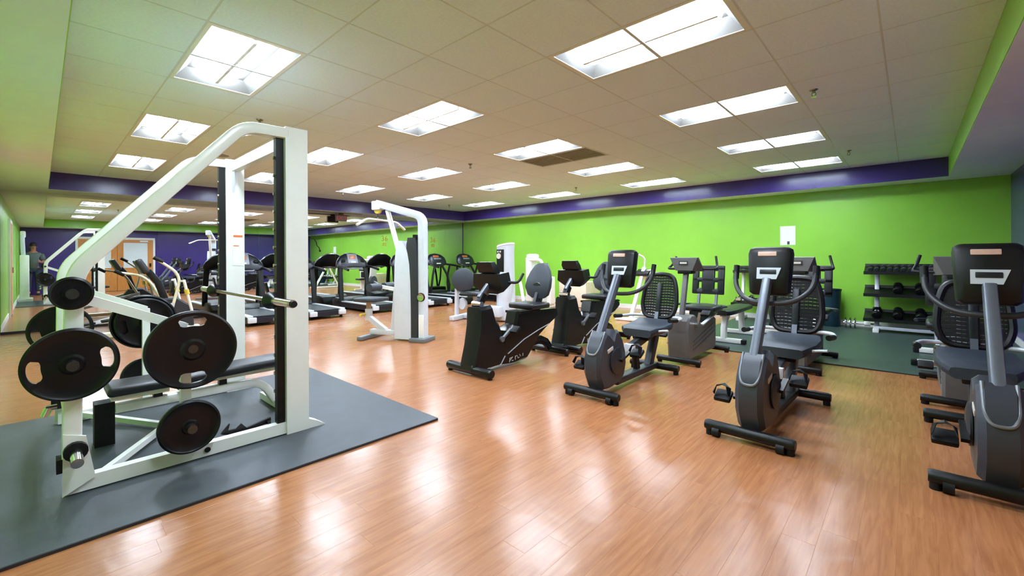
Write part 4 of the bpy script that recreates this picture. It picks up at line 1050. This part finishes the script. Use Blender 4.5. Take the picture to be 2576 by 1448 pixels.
B().rbox((-6.40, 5.90, 0.52), (0.46, 0.40, 0.07), 0.03, 0.28, seg=3).obj('seat', 'pad_black', lg, world=True)
B().bar((-6.40, 5.95, 0.08), (-6.40, 5.92, 0.50), 0.08, 0.08, r=0.012).obj('seat_post', SP, lg, world=True)
B().lathe([(0.001, -0.03), (0.11, -0.03), (0.12, 0), (0.11, 0.03), (0.001, 0.03)], (-6.62, 5.78, 0.32), 'y', 24).obj('cam_wheel', SP, lg, world=True)
B().bar((-6.10, 5.98, 0.55), (-5.93, 6.10, 0.88), 0.05, 0.05, r=0.01).obj('lever_arm', 'tan_tube', lg, world=True)
B().cyl((-6.20, 5.86, 0.62), (-5.98, 6.06, 0.62), 0.075, 18).obj('leg_roller', 'pad_black', lg, world=True)
B().rbox((-5.95, 6.02, 0.20), (0.34, 0.26, 0.20), 0.02, 0.28).obj('gear_box', SP, lg, world=True)
B().tube(fillet([(-5.60, 6.25, 0.75), (-5.45, 6.20, 0.80), (-5.33, 6.15, 0.45), (-5.30, 6.14, 0.06)], 0.1, 5), 0.03, 10).obj('side_tube', 'white_steel', lg, world=True)
B().rbox((-5.40, 6.2, 0.04), (0.5, 0.09, 0.06), 0.015, 0.28).obj('rear_rail', SP, lg, world=True)

# white machine behind it
wm = thing('chest_press_machine', 'white framed seated machine with black pads near the back green wall', 'gym machine', (-6.95, 8.55, 0))
wx, wy = -6.95, 8.55
B().rbox((wx, wy, 0.05), (0.9, 0.09, 0.08), 0.02).obj('base_rail', 'white_steel', wm, world=True)
B().rbox((wx - 0.40, wy, 0.04), (0.09, 0.7, 0.07), 0.02).obj('cross_foot', 'white_steel', wm, world=True)
B().rbox((wx + 0.40, wy, 0.04), (0.09, 0.7, 0.07), 0.02).obj('cross_foot', 'white_steel', wm, world=True)
B().rbox((wx - 0.22, wy + 0.05, 0.65), (0.22, 0.26, 1.2), 0.05, seg=3).obj('weight_tower', 'white_steel', wm, world=True)
B().rbox((wx - 0.16, wy + 0.03, 1.25), (0.30, 0.22, 0.16), 0.07, seg=3).obj('tower_cap', 'white_steel', wm, world=True)
B().tube(fillet([(wx - 0.2, wy - 0.05, 1.18), (wx + 0.22, wy - 0.10, 1.18), (wx + 0.30, wy - 0.12, 0.92), (wx - 0.1, wy - 0.12, 0.90)], 0.1, 5), 0.04, 10, up=(0, 1, 0)).obj('press_arm', 'white_steel', wm, world=True)
B().cyl((wx - 0.02, wy - 0.18, 0.80), (wx + 0.30, wy - 0.18, 0.80), 0.045, 14).obj('arm_pad', 'pad_black', wm, world=True)
B().rbox((wx + 0.16, wy - 0.1, 0.62), (0.30, 0.09, 0.22), 0.03, seg=3).obj('back_pad', 'pad_black', wm, world=True)
B().rbox((wx + 0.12, wy - 0.22, 0.45), (0.34, 0.32, 0.07), 0.03, seg=3).obj('seat', 'pad_black', wm, world=True)
B().bar((wx + 0.12, wy - 0.2, 0.08), (wx + 0.12, wy - 0.2, 0.43), 0.08, 0.08).obj('seat_post', 'white_steel', wm, world=True)
B().rbox((wx + 0.42, wy + 0.02, 0.42), (0.14, 0.22, 0.70), 0.05, seg=3).obj('side_shroud', 'white_steel', wm, world=True)

# white hyperextension frame seen between the bikes
hx = thing('roman_chair', 'white tube frame with black grip standing between bikes and green wall', 'gym machine', (-4.0, 8.3, 0))
B().rbox((-4.0, 8.3, 0.04), (0.09, 1.2, 0.07), 0.02).obj('base_rail', 'white_steel', hx, world=True)
for yy in (7.75, 8.85):
    B().rbox((-4.0, yy, 0.035), (0.6, 0.08, 0.06), 0.015).obj('cross_foot', 'white_steel', hx, world=True)
B().bar((-4.0, 7.8, 0.06), (-3.98, 8.35, 1.02), 0.07, 0.07, up=(1, 0, 0), r=0.012).obj('slanted_post', 'white_steel', hx, world=True)
B().bar((-4.0, 8.8, 0.06), (-3.98, 8.35, 0.95), 0.06, 0.06, up=(1, 0, 0), r=0.012).obj('rear_post', 'white_steel', hx, world=True)
hb_ = B().tube(fillet([(-3.98, 8.35, 1.0), (-3.95, 8.33, 1.22), (-4.12, 8.20, 1.33)], 0.08, 5), 0.018, 8).obj('handle', 'white_steel', hx, world=True)
B().tube([(-4.06, 8.245, 1.29), (-4.13, 8.19, 1.337)], 0.023, 8).obj('grip', 'black_rubber', hb_, world=True)
B().rbox((-3.98, 8.30, 0.92), (0.30, 0.22, 0.08), 0.03, Matrix.Rotation(0.4, 3, 'X'), seg=3).obj('hip_pad', 'pad_black', hx, world=True)
B().tube(fillet([(-3.98, 8.35, 0.95), (-3.78, 8.28, 0.98), (-3.74, 8.1, 0.90)], 0.06, 4), 0.018, 8).obj('side_handle', 'white_steel', hx, world=True)

# beige box against the back wall
bxo = thing('plyo_box', 'plain beige cube box on the floor against the green wall', 'box', (-6.2, 9.35, 0), 0.0)
bb = B().rbox((-6.2, 9.34, 0.315), (0.80, 0.66, 0.62), 0.012).obj('box_shell', 'box_beige', bxo, world=True)
B().box((-6.2, 9.34, 0.6265), (0.76, 0.62, 0.006)).obj('lid_panel', 'box_beige', bxo, world=True)
B().box((-6.2, 9.005, 0.006), (0.8, 0.004, 0.012)).obj('painted_shadow_strip', 'rubber_edge_and_shade', bxo, world=True)  # solid dark strip along the box foot, painting in the shade there

# ================================================================== FREE-WEIGHT CORNER
gm = thing('green_rubber_mat', 'dark green rubber mat covering the free weight corner by the green wall', 'mat', (-0.7, 7.9, 0))
B().box((-0.76, 7.90, 0.006), (3.64, 3.55, 0.012)).bevel(0.003).obj('mat_sheet', 'green_mat', gm, world=True)
B().box((-0.76, 6.122, 0.006), (3.64, 0.006, 0.0105)).obj('mat_edge', 'rubber_edge_and_shade', gm, world=True)
GZ = 0.012

def make_bench(label, group):
    t = thing('flat_bench', label, 'bench', (0, 0, GZ), 0, group)
    rr = []
    for y, wx in ((-0.02, 0.09), (0.03, 0.135), (0.25, 0.15), (0.7, 0.15), (1.10, 0.14), (1.16, 0.10)):
        rr.append([(p[0], y, 0.43 + p[1]) for p in rect(wx * 2, 0.07, 0.03)])
    B().loft(rr).obj('pad', 'pad_black', t)
    B().box((0, 0.57, 0.385), (0.08, 0.95, 0.04)).bevel(0.005).obj('top_beam', 'white_steel', t)
    B().sweep([(0, 0.12, 0.05), (0, 0.13, 0.20), (0, 0.20, 0.33), (0, 0.28, 0.38)], rect(0.09, 0.07, 0.01), up=(1, 0, 0)).obj('front_leg', 'white_steel', t)
    B().bar((0, 1.02, 0.05), (0, 1.0, 0.38), 0.09, 0.07, up=(1, 0, 0), r=0.01).obj('rear_leg', 'white_steel', t)
    for y, h in ((0.12, 0.27), (1.02, 0.25)):
        f = B().rbox((0, y, 0.035), (h * 2 - 0.06, 0.08, 0.06), 0.012).obj('foot', 'white_steel', t)
        for s in (-1, 1):
            B().rbox((s * (h - 0.01), y, 0.032), (0.06, 0.085, 0.064), 0.012).obj('foot_cap', 'black_rubber', f)
    return t
GBn = 'white framed flat benches on the green mat'
f1 = make_bench('white framed flat bench with black pad, beside the grey wedge bike', GBn); f1.location = (-1.98, 6.55, GZ)
copy_tree(f1, (0.28, 6.55, GZ), 0.0, 'white framed flat bench half hidden behind the rightmost bike')
inc = copy_tree(f1, (-1.52, 7.78, GZ), 0.06, 'white framed flat bench standing nearest to the chrome dumbbell rack')

def make_dumbbell(r, L, m, label, group):
    t = thing('dumbbell', label, 'dumbbell', (0, 0, 0), 0, group)
    B().cyl((0, -L * 0.30, 0), (0, L * 0.30, 0), 0.014, 10).obj('handle', 'chrome', t)
    for s in (-1, 1):
        B().lathe([(0.001, s * L * 0.24), (r * 0.86, s * L * 0.24), (r, s * L * 0.28), (r, s * L * 0.46), (r * 0.86, s * L * 0.5), (0.001, s * L * 0.5)], (0, 0, 0), 'y', 14).obj('head', m, t)
    return t

# three-tier dumbbell rack
dr = thing('dumbbell_rack', 'black three-tier dumbbell rack with grey legs against the green wall', 'dumbbell rack', (0.0, 9.35, GZ))
RXa, RXb = -0.58, 0.62
tiers = [(0.93, 9.44), (0.575, 9.37), (0.18, 9.30)]
for z, yc in tiers:
    B().prism([(yc - 0.20, z), (yc - 0.20, z + 0.05), (yc - 0.185, z + 0.02), (yc + 0.17, z + 0.13), (yc + 0.18, z + 0.17), (yc + 0.20, z + 0.17), (yc + 0.185, z + 0.11), (yc - 0.18, z)], 'x', RXa, RXb).obj('tray', 'black_plastic', dr, world=True)
for xx in (RXa + 0.16, RXb - 0.16):
    B().sweep(fillet([(xx, 9.25, 0.04), (xx, 9.40, 0.30), (xx, 9.40, 0.50), (xx, 9.52, 0.72), (xx, 9.54, 1.02)], 0.12, 5), rect(0.07, 0.06, 0.01), up=(1, 0, 0)).obj('leg', 'silver_paint', dr, world=True)
    B().rbox((xx, 9.33, 0.045), (0.08, 0.62, 0.065), 0.012).obj('foot', 'white_steel', dr, world=True)
B().rbox((0.02, 9.20, 0.075), (0.96, 0.05, 0.05), 0.012).obj('front_brace', 'silver_paint', dr, world=True)
GD1, GD2 = 'small dumbbells on the top tier', 'chrome dumbbells on the low rack'
d0 = None
ordn = ['leftmost', 'second from the left', 'third from the left', 'fourth from the left', 'fifth from the left', 'sixth from the left', 'seventh from the left', 'eighth from the left', 'ninth from the left', 'tenth from the left']
for k in range(10):
    x = RXa + 0.08 + k * 0.082
    lab = 'small dark dumbbell on the top tier of the three-tier rack, ' + ordn[k]
    if d0 is None:
        d0 = make_dumbbell(0.034, 0.20, 'dark_grey', lab, GD1); d = d0
    else:
        d = copy_tree(d0, label=lab)
    d.location = (x, 9.44, 1.035); d.rotation_euler = (0.30, 0, 0)
m0_ = make_dumbbell(0.06, 0.28, 'black_iron', 'large black dumbbell on the middle tier of the rack', 'heavy dumbbells on the lower tiers'); m0_.location = (-0.16, 9.37, 0.71); m0_.rotation_euler = (0.30, 0, 0)
for x, z, yv, lab in ((0.10, 0.71, 9.37, 'black dumbbell at the right end of the middle rack tier'), (-0.42, 0.315, 9.30, 'black dumbbell at the left end of the bottom rack tier'), (-0.16, 0.315, 9.30, 'black dumbbell in the middle of the bottom rack tier'), (0.10, 0.315, 9.30, 'black dumbbell at the right of the bottom rack tier')):
    d = copy_tree(m0_, (x, yv, z), label=lab); d.rotation_euler = (0.30, 0, 0)

# lower rack with chrome dumbbells and its dark upper tray
cr2 = thing('dumbbell_rack', 'low two-tier rack of chrome dumbbells behind the middle bike', 'dumbbell rack', (-2.0, 9.35, GZ))
for z, yc in ((0.92, 9.45), (0.30, 9.30)):
    B().prism([(yc - 0.17, z), (yc - 0.17, z + 0.05), (yc - 0.155, z + 0.02), (yc + 0.14, z + 0.09), (yc + 0.15, z + 0.13), (yc + 0.17, z + 0.13), (yc + 0.155, z + 0.07), (yc - 0.15, z)], 'x', -2.58, -1.46).obj('tray', 'black_plastic', cr2, world=True)
for xx in (-2.44, -1.60):
    B().sweep(fillet([(xx, 9.30, 0.04), (xx, 9.42, 0.40), (xx, 9.50, 0.98)], 0.12, 5), rect(0.06, 0.05, 0.01), up=(1, 0, 0)).obj('leg', 'white_steel', cr2, world=True)
    B().rbox((xx, 9.33, 0.045), (0.07, 0.55, 0.065), 0.012).obj('foot', 'white_steel', cr2, world=True)
c0 = None
for k in range(6):
    lab = 'chrome dumbbell on the bottom tray of the low rack, ' + ordn[k]
    if c0 is None:
        c0 = make_dumbbell(0.05, 0.24, 'chrome', lab, GD2); c = c0
    else:
        c = copy_tree(c0, label=lab)
    c.location = (-2.46 + k * 0.18, 9.30, 0.425); c.rotation_euler = (0.24, 0, 0)

# waste bin
bn_ = thing('waste_bin', 'tall dark teal waste bin against the green wall', 'bin', (-1.04, 9.46, GZ))
B().lathe([(0.001, 0), (0.125, 0), (0.135, 0.02), (0.145, 0.60), (0.15, 0.615), (0.15, 0.64), (0.138, 0.64), (0.13, 0.05), (0.001, 0.04)], n=28).obj('bin_body', 'bin_teal', bn_)
B().lathe([(0.152, 0.625), (0.157, 0.635), (0.152, 0.648), (0.14, 0.645), (0.14, 0.63)], n=28).obj('rim', 'black_plastic', bn_)

# short chrome barbell with plates on the floor
cb_ = thing('curl_bar', 'short chrome barbell with three discs lying by the waste bin', 'barbell', (-0.72, 9.36, GZ))
B().cyl((-1.0 + 0.14, 9.36, 0.105), (-0.40, 9.36, 0.105), 0.014, 12).obj('bar_shaft', 'chrome', cb_, world=True)
for k, xx in enumerate((-0.82, -0.76, -0.70)):
    B().lathe([(0.014, -0.012), (0.085, -0.012), (0.093, 0), (0.085, 0.012), (0.014, 0.012)], (xx, 9.36, 0.105), 'x', 24).obj('disc', 'chrome', cb_, world=True)
B().lathe([(0.014, -0.02), (0.04, -0.02), (0.04, 0.06), (0.014, 0.06)], (-0.56, 9.36, 0.105), 'x', 18).obj('collar', 'white_steel', cb_, world=True)

# ================================================================== SIGNS, DECALS, CABLE
ex_ = thing('exit_sign', 'small dark red exit sign hanging below the soffit near the mirror', 'exit sign', (-10.86, 5.33, ZS - 0.03))
B().box((-10.86, 5.33, 2.29), (0.05, 0.30, 0.16)).bevel(0.006).obj('sign_box', 'exit_brown', ex_, world=True)
B().box((-10.86, 5.33, 2.395), (0.06, 0.10, 0.05)).obj('canopy', 'exit_brown', ex_, world=True)
Mx = Matrix(((0, 0, 1, -10.832 + 10.86), (1, 0, 0, 0.0), (0, 1, 0, 2.285 - (ZS - 0.03)), (0, 0, 0, 1)))
text_mesh('lettering', 'EXIT', 0.13, 'exit_red', ex_, Mx)
for y, lab in ((6.74, 'faint orange number sticker on the mirror left of the pulldown tower'), (8.46, 'faint orange number sticker on the mirror near the far corner')):
    dc = thing('mirror_sticker', lab, 'sticker', (XM + 0.003, y, 1.6), 0, 'orange stickers on the mirror')
    Md = Matrix(((0, 0, 1, 0), (1, 0, 0, 0), (0, 1, 0, 0.20), (0, 0, 0, 1)))
    text_mesh('large_digits', '36', 0.22, 'decal_orange', dc, Md)
    Md2 = Md.copy(); Md2[2][3] = 0.03
    text_mesh('small_digits', '82', 0.13, 'decal_orange', dc, Md2)
cbl = thing('hanging_cable', 'thin black cable running down the mirror beside the treadmill', 'cable', (XM + 0.01, 4.8, 1.45))
B().tube([(XM + 0.008, 4.60, 1.76), (XM + 0.008, 4.73, 1.74), (XM + 0.01, 4.79, 1.66), (XM + 0.008, 4.80, 1.58), (XM + 0.012, 4.86, 1.52), (XM + 0.01, 4.88, 1.45)], 0.007, 6, up=(1, 0, 0)).obj('cord', 'black_rubber', cbl, world=True)
B().rbox((XM + 0.012, 4.88, 1.44), (0.02, 0.035, 0.05), 0.006).obj('plug', 'black_rubber', cbl, world=True)

# white cable column by the front wall (only in the mirror)
wc = thing('cable_column', 'tall white cable column by the front wall, reflected at far left', 'gym machine', (-2.75, -0.28, 0))
B().rbox((-2.75, -0.28, 0.06), (0.5, 0.30, 0.10), 0.02).obj('base_plate', 'white_steel', wc, world=True)
B().rbox((-2.75, -0.30, 0.75), (0.22, 0.20, 1.30), 0.03).obj('weight_housing', 'white_steel', wc, world=True)
B().sweep(fillet([(-2.75, -0.32, 1.3), (-2.75, -0.34, 1.85), (-2.65, -0.34, 2.05)], 0.1, 5), rect(0.10, 0.10, 0.02), up=(0, 1, 0)).obj('mast', 'silver_paint', wc, world=True)
B().rbox((-2.62, -0.33, 2.02), (0.24, 0.12, 0.20), 0.04).obj('pulley_head', 'white_steel', wc, world=True)
B().tube([(-2.55, -0.30, 1.95), (-2.55, -0.25, 0.6)], 0.005, 6).obj('cable', 'black_plastic', wc, world=True)

# ================================================================== PHOTOGRAPHER (only in the mirror)
def person():
    t = thing('person', 'person in grey shirt and dark trousers reflected at far left of mirror', 'person', (0.72, -0.14, 0))
    def skin(name, verts, edges, rad, m, root, sub=2):
        me = bpy.data.meshes.new(name); me.from_pydata(verts, edges, []); 
        o = bpy.data.objects.new(name, me); C.objects.link(o); o.parent = t
        md = o.modifiers.new('skin', 'SKIN')
        for i, r in enumerate(rad):
            me.skin_vertices[0].data[i].radius = r if isinstance(r, tuple) else (r, r)
        for i in range(len(verts)): me.skin_vertices[0].data[i].use_root = (i == root)
        md.use_smooth_shade = True
        s_ = o.modifiers.new('sub', 'SUBSURF'); s_.levels = sub; s_.render_levels = sub
        me.materials.append(MATS[m])
        return o
    # body faces -x (towards the mirror); y is sideways
    body_v = [(0, 0, 0.98), (0, 0, 1.12), (0, 0, 1.30), (0, 0, 1.48), (-0.01, 0, 1.58), (-0.03, 0, 1.68), (-0.04, 0, 1.80),
              (0, 0.19, 1.46), (-0.03, 0.25, 1.22), (-0.22, 0.20, 1.16), (-0.30, 0.17, 1.19),
              (0, -0.19, 1.46), (-0.03, -0.25, 1.22), (-0.22, -0.20, 1.16), (-0.30, -0.17, 1.19),
              (0, 0.10, 0.90), (-0.01, 0.11, 0.50), (0.01, 0.11, 0.10), (-0.12, 0.12, 0.04),
              (0, -0.10, 0.90), (-0.01, -0.11, 0.50), (0.01, -0.11, 0.10), (-0.12, -0.12, 0.04)]
    E_ = [(0, 1), (1, 2), (2, 3), (3, 4), (4, 5), (5, 6), (3, 7), (7, 8), (8, 9), (9, 10), (3, 11), (11, 12), (12, 13), (13, 14), (0, 15), (15, 16), (16, 17), (17, 18), (0, 19), (19, 20), (20, 21), (21, 22)]
    rad = [(0.12, 0.085), (0.12, 0.08), (0.125, 0.085), (0.10, 0.075), 0.055, 0.085, 0.07, 0.05, 0.04, 0.035, 0.03, 0.05, 0.04, 0.035, 0.03, 0.10, 0.065, 0.045, 0.04, 0.10, 0.065, 0.045, 0.04]
    skin('body', body_v, E_, rad, 'skin', 0)
    sv_ = [body_v[i] for i in (0, 1, 2, 3, 7, 8, 11, 12)]; sv_[0] = (0, 0, 0.88); sv_[3] = (0, 0, 1.47)
    se = [(0, 1), (1, 2), (2, 3), (3, 4), (4, 5), (3, 6), (6, 7)]
    skin('shirt', sv_, se, [(0.19, 0.15), (0.19, 0.145), (0.20, 0.15), (0.17, 0.13), 0.105, 0.08, 0.105, 0.08], 'shirt', 0)
    tv = [body_v[i] for i in (0, 15, 16, 17, 19, 20, 21)]
    skin('trousers', tv, [(0, 1), (1, 2), (2, 3), (0, 4), (4, 5), (5, 6)], [(0.16, 0.12), 0.115, 0.08, 0.065, 0.115, 0.08, 0.065], 'jeans', 0)
    for s in (-1, 1):
        B().rbox((-0.06, s * 0.115, 0.04), (0.28, 0.10, 0.08), 0.03, seg=3).obj('shoe', 'shoe', t)
        # hand: palm, four bent fingers, thumb
        hx_, hy_, hz_ = -0.33, s * 0.16, 1.20
        hb2 = B().rbox((hx_, hy_, hz_), (0.09, 0.035, 0.08), 0.014)
        for k in range(4):
            z = hz_ + 0.03 - k * 0.02
            L = (0.07, 0.08, 0.075, 0.06)[k]
            hb2.tube([(hx_ - 0.04, hy_, z), (hx_ - 0.04 - L * 0.6, hy_ - s * 0.01, z), (hx_ - 0.04 - L * 0.8, hy_ - s * 0.04, z)], [0.009, 0.0085, 0.007], 7)
        hb2.tube([(hx_ + 0.01, hy_ - s * 0.01, hz_ + 0.035), (hx_ - 0.03, hy_ - s * 0.035, hz_ + 0.06), (hx_ - 0.06, hy_ - s * 0.045, hz_ + 0.065)], [0.011, 0.01, 0.008], 7)
        hb2.obj('hand', 'skin', t)
    hr = B()
    hr.loft([[(-0.02 + r * 0.95 * math.cos(a), r * 0.8 * math.sin(a), z) for a in [2 * math.pi * i / 16 for i in range(16)]] for z, r in ((1.755, 0.102), (1.79, 0.108), (1.83, 0.10), (1.865, 0.07), (1.878, 0.02))])
    hr.loft([[(0.03 + r * math.cos(a), r * 0.95 * math.sin(a), z) for a in [2 * math.pi * i / 16 for i in range(16)]] for z, r in ((1.64, 0.05), (1.68, 0.075), (1.75, 0.085), (1.80, 0.08))])
    hr.obj('hair', 'hair', t)
    fc = B()
    fc.tube([(-0.115, 0, 1.73), (-0.14, 0, 1.70), (-0.118, 0, 1.69)], [0.008, 0.014, 0.012], 8)
    for s in (-1, 1):
        fc.lathe([(0.001, -0.01), (0.02, -0.006), (0.026, 0.0), (0.02, 0.008), (0.001, 0.01)], (-0.02, s * 0.092, 1.715), 'y', 10)
    fc.obj('nose_and_ears', 'skin', t)
    ey = B()
    for s in (-1, 1):
        ey.lathe([(0.001, -0.008), (0.011, -0.004), (0.011, 0.004), (0.001, 0.008)], (-0.112, s * 0.034, 1.735), 'x', 10)
    ey.tube([(-0.116, -0.025, 1.655), (-0.122, 0, 1.652), (-0.116, 0.025, 1.655)], [0.004, 0.006, 0.004], 6)
    ey.obj('eyes_and_mouth', 'hair', t)
    return t
person()
